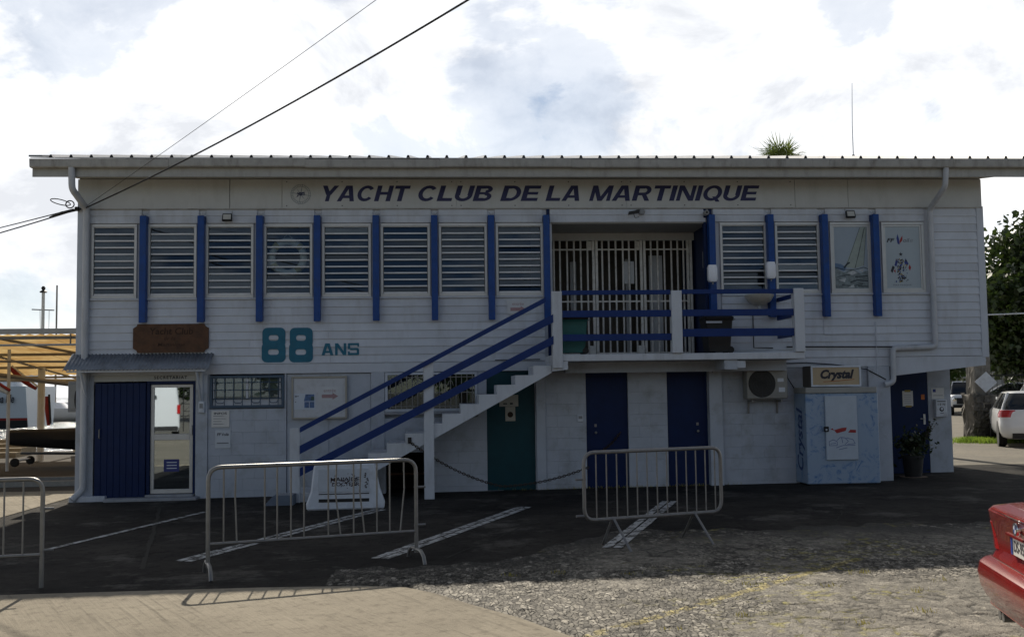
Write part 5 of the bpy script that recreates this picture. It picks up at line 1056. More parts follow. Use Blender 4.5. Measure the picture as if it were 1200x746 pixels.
# red saloon, its tail towards the left
t = sedan_like('red_saloon', 'red saloon car cut off by the right edge, tail towards the building forecourt', 'car', (9.60, -12.40, gz(9.6) - .01), R(-14), carred,
    [(.30, .20, 4.25, .70, .30, .35), (.325, .09, 4.36, .80, .30, .4), (.355, .055, 4.42, .86, .30, .4), (.40, .06, 4.43, .87, .30, .4), (.41, .035, 4.44, .88, .30, .4), (.47, .01, 4.47, .905, .30, .4), (.56, .0, 4.49, .91, .28, .42), (.625, .015, 4.47, .905, .28, .42), (.645, .04, 4.46, .90, .28, .42), (.652, .10, 4.45, .895, .24, .42), (.70, .13, 4.42, .89, .22, .45), (.80, .125, 4.36, .88, .20, .5), (.90, .10, 4.20, .865, .20, .55), (.97, .085, 3.9, .845, .20, .6), (1.0, .10, 3.6, .81, .22, .6), (1.02, .18, 3.45, .74, .25, .6)],
    [(.99, .75, 3.35, .76, .2, .2), (1.15, .95, 3.0, .72, .2, .25), (1.40, 1.5, 2.45, .60, .2, .2)], (.95, 3.7), .32)
t.scale = (1, .97, .955)
MB().box(.112, .126, -.26, .26, .735, .845, c=.003).obj('number_plate', platem, t)
text('lettering', 'DS-956-HQ', -.2, .225, .0, .085, 0, ink, t, .02, rot=lambda x, y, z: (.110, -x, .748 + z)); MB().box(.108, .1115, .225, .258, .737, .843).obj('plate_band', mat('plate_blue', (.02, .06, .28), .4), t)
b = MB(); b.lathe([(0, -.004), (.041, -.004), (.043, .004), (.043, .02)], (0, 0, 0), 24, 0, 'x'); o = b.obj('badge', chrome, t, smooth=30, loc=(.072, 0, .925)); 
for k, (m_, a0) in enumerate(((plaswhite, 0), (bluep, 90), (plaswhite, 180), (bluep, 270))):
    q = MB(); pts = [(-.0055, 0, 0)] + [(-.0055, .027 * math.cos(R(a0 + u * 15)), .027 * math.sin(R(a0 + u * 15))) for u in range(7)]; q.add(pts, [tuple(range(8))]); q.obj('roundel_quarter', m_, o)
b = MB(); b.lathe([(.028, -.0056), (.040, -.0056)], (0, 0, 0), 24, 0, 'x'); b.obj('roundel_ring', ink, o)
for s in (-1, 1):
    L_ = MB(); L_.slices([(.71, .122, .60, .8935, .22, .05), (.78, .120, .62, .888, .20, .05), (.86, .106, .55, .876, .20, .05), (.89, .098, .40, .869, .20, .05)], 8)
    V_ = []
    o = L_.obj('tail_light', redlens, t, smooth=40); me = o.data
    for v in me.vertices:
        if s * v.co.y < .58: v.co.y = s * (.58 + .001 * (s * v.co.y)); v.co.x = max(v.co.x, .135)
cboxo('boot_seam', black, t, .118, .124, -.56, .56, .868, .872); MB().box(.10, .135, -.34, .34, .85, .862).obj('handle_strip', carred, t); MB().tube([(.10, -.62, .985), (.085, 0, .99), (.10, .62, .985)], .012, 6).obj('boot_lip', carred, t)
MB().slices([(.6505, .0985, 4.452, .8965, .24, .42), (.656, .0995, 4.45, .8965, .24, .42)], 8, cap=False).obj('bumper_seam', black, t)
MB().slices([(.24, .30, .8, .62, .1, .1), (.298, .22, .8, .68, .12, .1)], 5).obj('diffuser', black, t)
for y in (.60, .68): MB().tube([(.50, y, .262), (.13, y, .262)], .034, 12).obj('exhaust', steel, t)
# white hatchback parked beyond the right end, seen from behind
def hatch(label, loc, rz, paint=carwhite, plate=True):
    t = sedan_like('white_hatchback', label, 'car', loc, rz, paint,
        [(.22, .14, 4.1, .70, .3, .3), (.28, .05, 4.22, .82, .3, .4), (.40, .0, 4.28, .88, .3, .45), (.58, .0, 4.3, .895, .3, .5), (.66, .03, 4.28, .895, .3, .5), (.80, .06, 4.2, .89, .28, .55), (.93, .08, 4.0, .88, .26, .6), (1.0, .12, 3.5, .85, .25, .6)],
        [(.98, .16, 3.3, .83, .22, .3), (1.15, .24, 2.9, .77, .22, .3), (1.44, .55, 2.2, .64, .22, .25)], (.75, 3.4), .32, 'cars parked beyond the right end')
    for s in (-1, 1):
        o = MB().slices([(.80, .055, .50, .902, .26, .06), (.88, .06, .55, .902, .26, .06), (.99, .10, .34, .87, .25, .06)], 6).obj('tail_light', redlens, t, smooth=40)
        for v in o.data.vertices:
            if s * v.co.y < .5: v.co.y = s * .5; v.co.x = max(v.co.x, .1)
    MB().box(-.006, .01, -.26, .26, .5, .61).obj('number_plate', platem, t); MB().box(-.004, .3, -.6, .6, .24, .38).obj('bumper_insert', black, t)
    for s in (-1, 1): MB().slices([(1.0, 2.75, 2.95, .09, .04, .06), (1.12, 2.74, 2.96, .1, .04, .06)], 4).obj('mirror', black, t, loc=(0, s * .97, 0))
    return t
hatch('white hatchback with red tail lights parked just beyond the right end of the building', (21.85, 8.2, gz(21)), R(66)); hatch('white car at the right edge, parked nearest to the building', (20.95, 5.4, gz(21)), R(12))
# off-roader facing us behind the pillar
t = sedan_like('white_offroader', 'white off-road vehicle facing the camera behind the stone gate pillar', 'car', (36.6, 41.0, gz(30)), R(246), carwhite,
    [(.40, .1, 4.3, .75, .1, .15), (.5, .0, 4.45, .88, .1, .2), (.7, .0, 4.5, .91, .1, .2), (.85, .0, 4.5, .92, .1, .22), (1.05, .02, 4.42, .91, .1, .25), (1.12, .05, 4.3, .87, .1, .25)], [(1.1, .1, 3.1, .85, .1, .12), (1.4, .15, 2.95, .80, .1, .12), (1.82, .25, 2.6, .70, .1, .12)], (.85, 3.55), .40, 'cars parked beyond the right end')
MB().box(4.46, 4.53, -.6, .6, .62, .95).obj('grille', black, t); MB().box(4.4, 4.56, -.8, .8, .42, .58).obj('bumper', black, t)
for s in (-1, 1): b = MB(); b.lathe([(0, .06), (.1, .05), (.12, 0)], (4.46, s * .7, .86), 14, 0, 'x'); b.obj('headlight', chrome, t)
for i, (x, y, m_, lab) in enumerate(((30.2, 21, carwhite, 'first pale car behind the iron fence, nearest to the pillar'), (33.2, 20.3, carsilver, 'silver car behind the iron fence at the right edge'), (36.8, 30, carsilver, 'distant silver car half hidden behind the off-road vehicle'), (26.6, 16.2, carwhite, 'white car just behind the iron fence, right of the diagonal board'), (29.0, 17.2, carsilver, 'grey car behind the iron fence, second from the pillar'))):
    c_ = hatch(lab, (x, y, gz(20) + .25), R(200 + 20 * i), m_); c_.name = 'parked_car'
# white van whose tail is mirrored in the glazed door
t = thing('white_van', 'tall white van with a roof ladder, mirrored in the glazed entrance door', 'van', (-4.95, -23.2, 0), R(255)); MB().slices([(.32, .0, 5.2, .93, .06, .3), (.5, .0, 5.4, .98, .06, .35), (1.1, .02, 5.35, .98, .08, .4), (1.25, .03, 4.8, .97, .08, .3), (1.9, .08, 4.2, .90, .1, .3), (2.4, .12, 3.9, .82, .1, .3), (2.48, .3, 3.7, .7, .1, .3)], 6).obj('body', carwhite, t, smooth=35)
b = MB(); b.box(-.006, .004, -.006, .006, .5, 2.3); b.obj('door_seam', black, t)
for s in (-1, 1): MB().box(-.02, .12, s * .93 - .06, s * .93 + .06, 1.0, 1.35, c=.01).obj('tail_light', redlens, t)
MB().box(-.03, .02, -.09, .09, 1.62, 1.74).obj('lamp_box', black, t); MB().box(-.03, .02, -.28, -.2, 1.02, 1.1).obj('handle', black, t); b = MB()
for y in (1.12, 1.5): b.tube([(.3, y, .3), (.3, y, 2.4), (.6, y, 2.6)], .02, 6)
for k in range(6): b.tube([(.3, 1.12, .8 + k * .29), (.3, 1.5, .8 + k * .29)], .016, 6); b.tube([(.3, 1.12, .8 + k * .29), (.3, 1.5, 1.09 + k * .29)], .01, 6)
b.tube([(.3, .9, 2.2), (.3, 1.5, 2.2)], .02, 6); b.tube([(.3, .9, .9), (.3, 1.5, .9)], .02, 6); b.obj('ladder', black, t); MB().box(-.08, .1, -.9, .9, .36, .52).obj('bumper', black, t)
for x in (.95, 4.3):
    for s in (-1, 1): wheel(t, x, s * .86, .34, .22, s)
# ------------------------------------------------------------------ plants
def tree(name, label, loc, lobes, nleaf, size, m, seed, group=None, clumps=60, tr=.22):
    r = np.random.default_rng(seed); t = thing(name, label, 'tree', loc, group=group); b = MB(); top = max(z for _, _, z, _, _ in lobes)
    b.tube([(0, 0, -.2), (.1, .05, top * .3), (.0, .1, top * .62)], [tr * 1.3, tr, tr * .6], 9)
    for x, y, z, a, c in lobes: b.tube([(0, .05, top * .25), (x * .45, y * .45, (top * .25 + z) * .5), (x * .95, y * .95, z)], [tr * .6, tr * .35, tr * .12], 6)
    b.obj('trunk', bark, t, smooth=60); C = []
    for x, y, z, a, c in lobes:
        n = max(5, int(clumps * a * a * c / sum(q[3] ** 2 * q[4] for q in lobes))); d = r.normal(size=(n, 3)); d /= np.linalg.norm(d, axis=1)[:, None]
        C.append(np.array([x, y, z]) + d * np.array([a, a, c]) * (r.uniform(.25, 1, (n, 1)) ** .45))
    C = np.concatenate(C); k = r.integers(0, len(C), nleaf); sp = r.uniform(.28, .62, len(C))
    V = leafcloud(nleaf, lambda q, n: C[k] + q.normal(size=(n, 3)) * sp[k][:, None] * [1, 1, .75], size, seed + 1, .55); quads('crown', V, m, t); return t
tree('broadleaf_tree', 'big dark leafy tree rising at the right edge behind the gate pillar', (30.6, 21.5, .05), [(0, 0, 5.2, 3.0, 2.6), (-1.7, -.6, 4.2, 2.0, 1.9), (1.8, .5, 6.2, 2.4, 1.9), (-.8, -.6, 6.8, 1.7, 1.4), (.4, 0, 3.0, 3.0, 1.3), (2.6, -.6, 4.0, 2.2, 2.0)], 52000, .155, leaf_tree, 5, clumps=320)
for i, (x, y, s_, lab) in enumerate(((43, 33, 1.0, 'tree farther back to the right, behind the parked cars'), (37, 46, 1.15, 'distant tree closing the lane behind the off-road vehicle'))):
    tree('broadleaf_tree', lab, (x, y, 0), [(0, 0, 4.6 * s_, 3.4 * s_, 2.6 * s_), (2, 0, 3.4 * s_, 2.6 * s_, 2 * s_), (-2, .5, 3.2 * s_, 2.4 * s_, 2.2 * s_)], 7000, .26, leaf_dark, 20 + i, 'trees beyond the right end', clumps=120)
for i, (x, y, s_, lab) in enumerate(((7.5, -46, 1.25, 'tall tree opposite the building, mirrored in the fifth to seventh windows'), (-1.5, -50, .8, 'lower tree opposite the building, mirrored in the left windows'), (17, -48, 1.0, 'tree opposite the building, mirrored in the right windows'), (-13, -52, 1.1, 'added out-of-view tree at the far left, screening low sky light from the front'), (28, -50, 1.15, 'added out-of-view tree at the far right, screening low sky light from the front'), (38, -46, 1.0, 'rightmost added out-of-view tree, screening low sky light from the front'))):  # outermost trees added out of view to cut low sky light on the front
    tree('broadleaf_tree', lab, (x, y, 0), [(0, 0, 6.5 * s_, 3.2 * s_, 3.2 * s_), (2.4 * s_, 0, 5 * s_, 2.6 * s_, 2.2 * s_), (-2.4 * s_, .5, 4.6 * s_, 2.6 * s_, 2.4 * s_), (.5, 0, 3 * s_, 3.4 * s_, 1.6 * s_)], 6500, .3, leaf_dark, 40 + i, 'trees opposite the building', clumps=120)
# fan palm whose top shows over the roof
t = thing('fan_palm', 'fan palm whose spiky top shows above the roof', 'palm tree', (17.25, 14.2, .28)); MB().tube([(0, 0, -.9), (.1, 0, 4), (0, 0, 8.6)], [.2, .15, .14], 10).obj('trunk', bark, t, smooth=60); r = np.random.default_rng(3); V = []
for k in range(26):
    a, el = r.uniform(0, 6.28), r.uniform(.0, 1.15); d = Vector((math.cos(a) * math.cos(el), math.sin(a) * math.cos(el), math.sin(el))); c0 = Vector((0, 0, 8.6)); hub = c0 + d * r.uniform(.25, .4); s_ = d.cross(Vector((0, 0, 1))).normalized(); u = s_.cross(d)
    for q in range(17):
        th = R(-80 + 10 * q); dd = (d * math.cos(th) + s_ * math.sin(th)).normalized(); L_ = r.uniform(.6, .95) * (1 - .25 * abs(th)); tip = hub + dd * L_ + Vector((0, 0, -.3 * r.random())); mid = hub + dd * L_ * .5; n = dd.cross(u).normalized() * .018
        V += [hub, mid + n, tip, mid - n]
quads('fronds', np.array([tuple(v) for v in V]), leaf_palm, t)
# weeds
def tuft(n, cx, cy, sx, sy, h, z0=0):
    V = []; r = np.random.default_rng(int(cx * 100) + n)
    for k in range(n):
        x, y = cx + r.normal() * sx, cy + r.normal() * sy; a = r.uniform(0, 6.28); hh = h * r.uniform(.5, 1.2); w = hh * .05; dx, dy = math.cos(a) * hh * .4, math.sin(a) * hh * .4; z = gz(x) + z0
        V += [(x - w, y, z), (x + w, y, z), (x + dx * .5 + w * .6, y + dy * .5, z + hh * .7), (x + dx, y + dy, z + hh)]
    return np.array(V)
o = quads('grass', tuft(3000, 22.2, 11.3, .5, .35, .15), grassm); o['kind'] = 'stuff'; o['label'] = 'patch of bright grass at the foot of the gate pillar'; o['category'] = 'grass'
V = [tuft(22, *p, .05, .03, .05, .012) for p in ((7.35, -8.55), (8.0, -8.7), (6.9, -8.6), (9.6, -9.6), (10.1, -9.0), (8.5, -10.6), (7.9, -11.0), (9.9, -10.7), (9.3, -11.0), (10.2, -9.9), (8.9, -9.4), (10.6, -9.5))] + [tuft(60, 8 + k * .6, -.05, .25, .03, .05) for k in range(6)]
o = quads('weeds', np.concatenate(V), dryweed); o['kind'] = 'stuff'; o['label'] = 'yellow weeds growing in the paving cracks'; o['category'] = 'weeds'
# ------------------------------------------------------------------ gate pillar, wall, fence on the right
stone = mat('rubble_stone', (.12, .11, .095), .9, .35, 5, .9, 22, dirt=((.05, .045, .04), .6, 4)); stone2 = mat('old_render', (.19, .18, .16), .9, .25, 4, .7, 26, dirt=((.09, .08, .06), .7, 3))
GP = thing('gate_pillar', 'rough stone gate pillar with a thicker dark base', 'pillar', (22.12, 12.0, .02))
def rough_box(name, x0, x1, y0, y1, z0, z1, m, parent, seed, amp=.03, n=7):
    b = MB(); r = np.random.default_rng(seed); b.box(x0, x1, y0, y1, z0, z1); o = b.obj(name, m, parent); import bmesh
    bm = bmesh.new(); bm.from_mesh(o.data); bmesh.ops.subdivide_edges(bm, edges=bm.edges[:], cuts=n, use_grid_fill=True)
    for v in bm.verts: v.co += Vector(tuple(r.normal(size=3) * amp))
    bm.to_mesh(o.data); bm.free(); return o
rough_box('base', -.06, .62, -.1, .6, -.1, 1.42, stone, GP, 1, .03); rough_box('shaft', .06, .55, .0, .5, 1.40, 2.62, stone2, GP, 2, .012)
for k in range(6):
    for q in range(3):
        z = -.05 + k * .245 ; x = -.08 + q * .25 + (.1 if k % 2 else 0)
        if x < .5: rough_box('stone', x, x + random.uniform(.17, .22), -.15, -.06, z, z + random.uniform(.17, .22), stone, GP, 30 + k * 3 + q, .012, 2)
t = thing('white_board', 'plain white square board hung diagonally on the gate pillar', 'board', (22.42, 11.8, 1.80), R(-20)); o = MB().box(-.22, .22, -.02, .0, -.22, .22, c=.004).obj('panel', plaswhite, t); o.rotation_euler.y = R(48); o = MB().tube([(0, .0, .05), (0, .12, .05)], .012, 6).obj('fixing', steel, t)
t = thing('garden_wall', 'low dark rubble wall running right from the gate pillar', 'wall', (22.8, 12.2, 0)); rough_box('wall', 0, 9, 0, .4, -.2, 1.25, stone, t, 7, .02, 14)
t = thing('iron_fence', 'thin dark iron railing on top of the rubble wall', 'fence', (22.85, 12.4, 1.25)); b = MB(); sm = None
for z in (.12, .75): MB().tube([(0, 0, z), (9, 0, z)], .018, 5).obj('rail', black, t)
for k in range(56):
    if sm is None: sm = MB().tube([(0, 0, 0), (0, 0, .92)], [.010, .008], 5).obj('bar', black, t, loc=(.08, 0, 0)).data
    else: link('bar', sm, t, (.08 + k * .16, 0, 0))
for i, (x, y) in enumerate(((24.2, 12.0), (25.2, 12.0))):
    t = thing('wall_shrub', ['small light green shrub growing before the railing, nearer the pillar', 'small light green shrub growing before the railing, at the right edge'][i], 'shrub', (x, y, 1.2)); quads('foliage', leafcloud(500, lambda r, n: r.normal(size=(n, 3)) * [.16, .12, .2] + [0, 0, .3], .07, 60 + i), leaf_palm, t); MB().tube([(0, 0, 0), (0, 0, .35)], .02, 5).obj('stem', bark, t)
# pale storage shed far down the lane
t = thing('lane_building', 'low pale building closing the lane far behind the off-road vehicle', 'building', (38, 62, 0)); MB().box(0, 16, 0, 8, -.3, 3.2).obj('wall', mat('far_wall', (.35, .34, .32), .8, .1, 1), t); MB().prism([(-.6, 3.15), (8.5, 3.9), (8.5, 4.0), (-.6, 3.25)], -.4, 16.4, 'x').obj('roof', roofm, t)
for k in range(4): MB().box(1.5 + k * 3.7, 3 + k * 3.7, -.04, .0, .9, 2.2).obj('window', carglass, t)
# ------------------------------------------------------------------ boat shed, quay, water and boats on the left
def watermat():
    m = bpy.data.materials.new('harbour_water'); m.use_nodes = True; nt = m.node_tree; N = nt.nodes.new; L = nt.links.new; p = nt.nodes['Principled BSDF']; p.inputs['Base Color'].default_value = (.01, .03, .04, 1); p.inputs['Roughness'].default_value = .16; p.inputs['IOR'].default_value = 1.33
    g = N('ShaderNodeNewGeometry'); mp = N('ShaderNodeMapping'); mp.inputs['Scale'].default_value = (1, .45, 1); L(g.outputs['Position'], mp.inputs[0]); n = N('ShaderNodeTexNoise'); n.inputs['Scale'].default_value = 1.6; n.inputs['Detail'].default_value = 4; n.inputs['Roughness'].default_value = .6; L(mp.outputs[0], n.inputs[0])
    b = N('ShaderNodeBump'); b.inputs['Strength'].default_value = 1; b.inputs['Distance'].default_value = .45; L(n.outputs[0], b.inputs['Height']); L(b.outputs[0], p.inputs['Normal']); return m
b = MB(); b.add([(-1800, 10, -.75), (40, 10, -.75), (40, 1900, -.75), (-1800, 1900, -.75)], [(0, 1, 2, 3)]); struct(b.obj('water', watermat()))
b = MB(); b.box(-60, -1.5, 17.0, 17.4, -2, gz(-8) + .05); struct(b.obj('quay_edge', concm))
for k in range(4): struct(MB().box(-9.5, -6.6 + .05 * k, 15.4 - .5 * k, 15.9 - .5 * k, -.1, .42 - .11 * k).obj('quay_step', concr))
SH = thing('boat_shed', 'open steel boat shed with amber translucent roof sheets at the left', 'shed'); fm = mat('shed_frame_paint', (.20, .18, .15), .5, .15, 5)
am = bpy.data.materials.new('amber_sheet'); am.use_nodes = True; nt = am.node_tree; nt.nodes.clear(); o_ = nt.nodes.new('ShaderNodeOutputMaterial'); tr_ = nt.nodes.new('ShaderNodeBsdfTranslucent'); df = nt.nodes.new('ShaderNodeBsdfDiffuse'); mx_ = nt.nodes.new('ShaderNodeMixShader'); mx_.inputs[0].default_value = .75; g_ = nt.nodes.new('ShaderNodeNewGeometry'); nn = nt.nodes.new('ShaderNodeTexNoise'); nn.inputs['Scale'].default_value = 1.3; nn.inputs['Detail'].default_value = 8; rr = nt.nodes.new('ShaderNodeValToRGB'); e = rr.color_ramp.elements; e[0].position = .35; e[0].color = (.33, .20, .075, 1); e[1].position = .65; e[1].color = (.46, .33, .15, 1)
for a_, c_ in ((g_.outputs['Position'], nn.inputs['Vector']), (nn.outputs[0], rr.inputs[0]), (rr.outputs[0], tr_.inputs[0]), (rr.outputs[0], df.inputs[0]), (df.outputs[0], mx_.inputs[1]), (tr_.outputs[0], mx_.inputs[2]), (mx_.outputs[0], o_.inputs[0])): nt.links.new(a_, c_)
zr = lambda y: 3.13 - (y - 6) * .085
for i in range(11):
    x0 = -13.5 + i * 1.18; ww = 10; b = MB()
    for k in range(ww + 1):
        x = x0 + 1.2 * k / ww; wz = .012 * math.cos(math.pi * k); b.v += [(x, 6.03, zr(6.03) + .03 + wz), (x, 14.9, zr(14.9) + .03 + wz)]
    b.f = [(2 * k, 2 * k + 2, 2 * k + 3, 2 * k + 1) for k in range(ww)]; b.m = [0] * ww; b.obj('roof_sheet', am, SH)
MB().box(-13.6, -1.2, 5.96, 6.02, 3.165, 3.29).obj('front_gutter', mat('shed_gutter', (.42, .41, .38), .5, .1, 4), SH)
for y in (6.1, 9.2, 12.2, 14.9): MB().box(-13.5, -1.3, y - .03, y + .03, zr(y) - .07, zr(y) - .0).obj('purlin', fm, SH)
for x in (-12.5, -8.6, -5.0):
    MB().tube([(x, 6.1, zr(6.1) - .1), (x, 14.8, zr(14.8) - .1)], .03, 6).obj('rafter', fm, SH)
MB().tube([(-6.6, 6.06, 2.92), (-1.4, 6.06, 2.92)], .028, 6).obj('tie_bar', alu, SH)
for x in (-4.15, -2.2): MB().tube([(x, 6.06, 2.92), (x, 6.06, 3.17)], .02, 6).obj('hanger', fm, SH)
MB().tube([(-3.9, 6.1, 3.1), (-1.6, 10.5, 2.5)], .035, 6).obj('brace', fm, SH); MB().tube([(-5.2, 7.0, 2.6), (-1.6, 7.0, 2.55)], .03, 6).obj('tie_bar', fm, SH)
for x, y, r_ in ((-4.33, 8, .04), (-5.03, 12, .10), (-8.2, 8, .05), (-4.75, 14.5, .07), (-11, 10, .06)): MB().tube([(x, y, -.1), (x, y, zr(y) - .05)], r_, 10).obj('post', mat('post_paint', (.48, .48, .46), .5, .1), SH)
MB().tube([(-4.9, 14.3, .0), (-4.0, 14.6, 2.5)], .06, 8).obj('prop', MATS['post_paint'], SH)
# covered dinghy
t = thing('covered_dinghy', 'dinghy under a black cover on a trolley in the boat shed', 'boat', (-4.7, 9.0, 0)); cov = mat('black_cover', (.005, .005, .006), .9, .25, 4, .4, 12)
b = MB(); rings = []
for i in range(15):
    u = i / 14; x = u * 5.2; w = .95 * min(1, .25 + 2.2 * u) if u < .4 else .95; z0 = .36 + .18 * (1 - u) ** 2 - .10 * u; z1 = .90 + .12 * u; q = []
    for j in range(12):
        a = math.pi * 2 * j / 12; q.append((x + .03 * random.random(), w * math.cos(a), (z0 + z1) / 2 + (z1 - z0) / 2 * max(-1, min(1, 1.4 * math.sin(a))) + random.uniform(-.012, .012)))
    rings.append(q)
for q in rings: b.v += q
for i in range(14): b.f += [(i * 12 + j, i * 12 + (j + 1) % 12, (i + 1) * 12 + (j + 1) % 12, (i + 1) * 12 + j) for j in range(12)]
b.f += [tuple(range(12)), tuple(14 * 12 + j for j in range(12))]; b.m = [0] * len(b.f); b.obj('cover', cov, t, smooth=50)
for x in (.35, 3.0):
    for s_ in (-.5, .5): MB().lathe([(0, -.04), (.09, -.04), (.11, -.02), (.11, .02), (.09, .04), (0, .04)], (x, s_, .12), 14, 0, 'y').obj('trolley_wheel', tyre, t)
b = MB(); b.tube([(.3, 0, .32), (5, 0, .22)], .035, 6); b.tube([(.35, -.5, .16), (.35, .5, .16)], .03, 6); b.tube([(3, -.5, .16), (3, .5, .16)], .03, 6); b.obj('trolley', steel, t)
# low trolley rails on the floor
for i, (y, lab) in enumerate(((3.2, 'nearer long steel launching rail on the shed floor'), (4.3, 'farther long steel launching rail on the shed floor'))): t = MB().box(-9, -.6, y, y + .08, gz(-5) + .0, gz(-5) + .14); tag(t.obj('launching_rail', steel), lab, 'rail', 'launching rails in the boat shed')
# sail bags and masts stowed under the roof
redc = mat('red_sailcloth', (.24, .025, .02), .8, .2, 8, .3, 30); whc = mat('white_sailcloth', (.55, .54, .50), .8, .1, 8, .3, 30); yec = mat('yellow_sailcloth', (.62, .38, .03), .8, .15, 8)
def rolled(name, label, a, c, r, m1, m2):
    t = thing(name, label, 'sail', a, group='sails stowed in the boat shed'); d = Vector(c) - Vector(a); n = 9
    b = MB(); b.tube([d * (i / n) + Vector((0, 0, -.05 * math.sin(math.pi * i / n))) for i in range(n + 1)], [r * (1 - .5 * abs(2 * i / n - .8)) + .02 for i in range(n + 1)], 8); b.obj('roll', m1, t, smooth=60)
    b = MB(); b.tube([d * (i / n) + Vector((.06, -.05, .05)) for i in range(n + 1)], r * .45, 6); b.obj('band', m2, t, smooth=60)
rolled('rolled_sail', 'red and white rolled sail leaning at the left edge of the shed', (-5.2, 7.5, 2.55), (-4.1, 7.4, 1.85), .08, whc, redc); rolled('rolled_sail', 'red rolled sail hanging beside the thick shed post', (-4.9, 9.5, 2.5), (-4.2, 9.4, 1.95), .055, redc, whc); rolled('rolled_sail', 'red sail bag hanging low between the shed posts', (-3.95, 9.5, 1.75), (-3.9, 9.5, 1.0), .06, redc, black); rolled('rolled_sail', 'dark red roll at the left edge under the roof', (-5.6, 8.2, 2.75), (-5.0, 8.2, 2.25), .08, redc, redc)
t = thing('yellow_flag', 'yellow and red cloth hanging under the shed roof near the building', 'flag', (-2.85, 9.2, 1.8)); b = MB(); b.prism([(0, 0), (.12, .35), (.30, .62), (.34, .30), (.22, -.05)], 0, .03, 'y'); b.obj('cloth', yec, t); b = MB(); b.prism([(.16, .12), (.38, .2), (.40, .1), (.2, .02)], -.04, -.01, 'y'); b.obj('red_edge', redc, t)
for i, (a, c, lab) in enumerate((((-5.5, 9, 2.35), (-1.2, 9.6, 1.75), 'pale spar stowed slanting under the shed roof'), ((-5.4, 10, 2.2), (-1.6, 10.2, 2.1), 'pale spar stowed level under the shed roof'), ((-6, 8, 2.5), (-2.6, 8.2, 2.0), 'dark spar stowed slanting under the shed roof'))):
    tag(MB().tube([a, c], .05, 8).obj('stowed_spar', [whc, MATS['post_paint'], fm][i]), lab, 'spar', 'spars stowed in the boat shed')
# motor yacht and masts
Y_ = thing('motor_yacht', 'large white motor yacht moored across the water behind the boat shed', 'yacht', (-58, 74, -.75)); hull = MB(); n = 20; prof = [(-.02, .0), (.0, .55), (.04, .75), (.10, 3.2), (.16, 3.35)]
rg = []
for i in range(n + 1):
    u = i / n; x = 30 * u; w = 3.4 * min(1, (u / .35) ** .6 if u < .35 else 1) + .02; rg.append([(x - 2.0 * (z / 3.3) * (1 - u) ** 2, -w * (.82 + .18 * z / 3.3), z + .9 * (1 - u) ** 2 * (z / 3.3)) for _, z in prof])
for q in rg: hull.v += q + [(p[0], -p[1], p[2]) for p in q[::-1]]
m_ = 10
for i in range(n):
    for j in range(m_ - 1): hull.f.append((i * m_ + j, (i + 1) * m_ + j, (i + 1) * m_ + j + 1, i * m_ + j + 1)); hull.m.append(1 if j in (0, 8) else 2 if j in (1, 7) else 0)
hull.f += [tuple(n * m_ + j for j in range(m_))]; hull.m += [0]
hull.obj('hull', [mat('hull_white', (.60, .63, .66), .3, .03), black, redc], Y_, smooth=50); MB().slices([(3.3, 1, 29.5, 2.9, 1, .5), (5.6, 4, 28, 2.7, 1.5, .5), (5.7, 3, 29, 2.8, 1.5, .5)], 5).obj('deckhouse', carwhite, Y_); MB().slices([(4.2, .6, 29.3, 2.93, 1, .5), (5.1, 2.6, 28.6, 2.80, 1.2, .5)], 5).obj('window_band', carglass, Y_); MB().slices([(5.7, 7, 26.5, 2.3, 1.2, .5), (8.0, 10, 25, 2.0, 1.2, .5), (8.1, 8.5, 26, 2.2, 1.2, .5)], 5).obj('upper_deck', carwhite, Y_); MB().slices([(6.6, 7.8, 26, 2.25, 1, .5), (7.5, 9.2, 25.4, 2.12, 1, .5)], 5).obj('window_band', carglass, Y_); MB().slices([(8.1, 13, 25, 1.8, .6, .5), (9.35, 16, 22, 1.5, .6, .5)], 5).obj('flybridge', carwhite, Y_)
for k in range(3): MB().tube([(19 + k * 2.2, 0, 9.3), (19 + k * 2.2, 0, 11.8 - k * .5)], .05, 5).obj('aerial', plaswhite, Y_)
text('lettering', 'Sea Me', 27.5, 29.1, 2.0, 2.7, -3.42, ink, Y_, .02, .2)
def mastboat(label, x, y, h, r):
    t = thing('moored_sailboat', label, 'sailboat', (x, y, -.75), group='masts behind the boat shed'); b = MB(); b.slices([(0, -4, 4.5, .7, .3, .68), (.6, -4.6, 5.6, 1.4, .5, 1.38), (1.3, -4.9, 6.4, 1.6, .5, 1.58)], 6); b.obj('hull', carwhite, t, smooth=40); MB().slices([(1.3, -2.5, 2.8, 1.0, .3, .6), (1.85, -2.2, 2.2, .8, .3, .6)], 4).obj('cabin', carwhite, t); MB().tube([(0, 0, 1.2), (0, 0, h)], [r, r * .8], 8).obj('mast', mat('mast_paint', (.5, .48, .43), .5, .1), t); return t
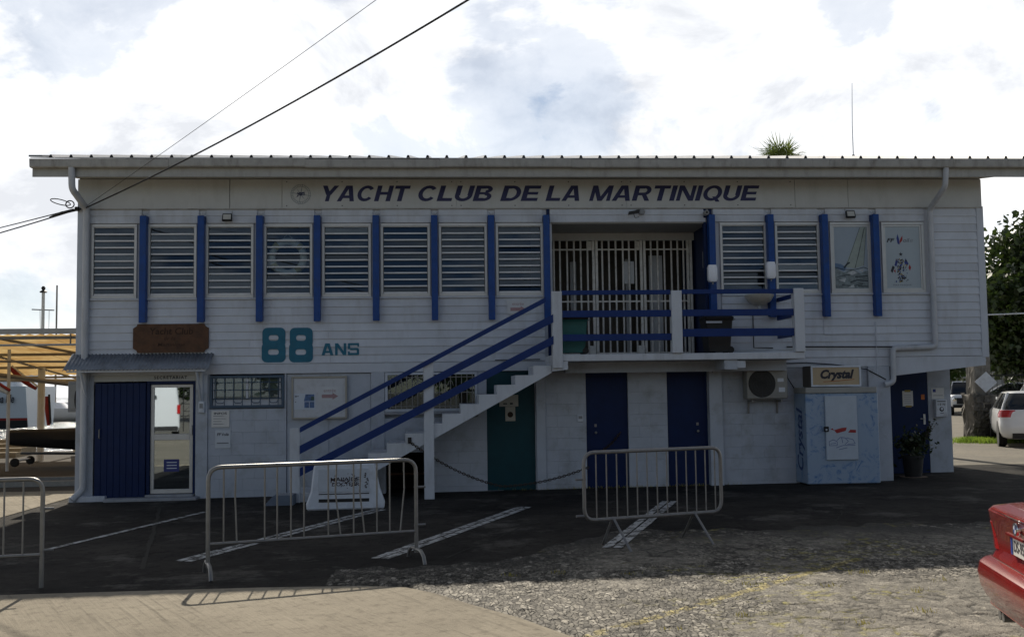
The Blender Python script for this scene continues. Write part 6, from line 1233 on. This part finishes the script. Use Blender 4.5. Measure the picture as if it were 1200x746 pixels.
t = mastboat('moored sailboat with a thick pale mast, radar and crosstrees behind the shed', -33.9, 90, 13.0, .2); b = MB(); b.tube([(-1.1, 0, 11.25), (1.1, 0, 11.15)], .06, 5); b.tube([(-.3, 0, 11.2), (-.2, 0, 8)], .025, 4); b.tube([(.6, 0, 11.2), (.6, 0, 8)], .025, 4); b.obj('crosstrees', steel, t); b = MB(); b.lathe([(0, 12.95), (.34, 12.95), (.36, 13.05), (.28, 13.1), (.12, 13.2), (.22, 13.4), (.1, 13.6), (0, 13.6)], (0, 0, 0), 12); b.obj('radar', black, t)
mastboat('moored sailboat with a slim dark mast behind the shed', -34.35, 95, 14.2, .11).children[2].data.materials[0] = fm
for i, (x, lab) in enumerate(((-21.0, 'dark motor boat moored right of the yacht'), (-17.5, 'pale motor boat moored farthest right beyond the shed'))):
    t = thing('motor_boat', lab, 'boat', (x, 96 + 6 * i, -.75), R(8)); MB().slices([(0, -3, 3.2, .8, .3, .78), (.9, -3.4, 4.4, 1.3, .3, 1.28), (1.2, -3.4, 4.6, 1.35, .3, 1.3)], 6).obj('hull', [black, carwhite][i], t, smooth=40); MB().slices([(1.2, -1.5, 1.8, .9, .3, .5), (2.3, -1.2, .9, .75, .3, .5)], 4).obj('cabin', carwhite, t); MB().slices([(1.6, -1.45, 1.6, .92, .3, .5), (2.0, -1.35, 1.3, .86, .3, .5)], 4).obj('windscreen', carglass, t)
# lifebuoy inside the fourth window
t = thing('lifebuoy', 'white lifebuoy with pale yellow bands hanging inside the fourth window', 'lifebuoy', (3.57, .12, 4.14)); b = MB(); nn_ = 32
b.tube([(.28 * math.cos(2 * math.pi * k / nn_), 0, .28 * math.sin(2 * math.pi * k / nn_)) for k in range(nn_)], .065, 10, closed=True); b.obj('ring', mat('buoy_white', (.85, .86, .84), .5), t, smooth=60)
for a0 in (40, 135, 215, 310): MB().tube([(.28 * math.cos(R(a0 + d)), 0, .28 * math.sin(R(a0 + d))) for d in (-9, -3, 3, 9)], .069, 10).obj('band', mat('buoy_yellow', (.6, .5, .2), .5), t, smooth=60)
MB().tube([(-.2, 0, .2), (0, 0, .42), (.2, 0, .2)], .008, 5).obj('cord', whc, t)
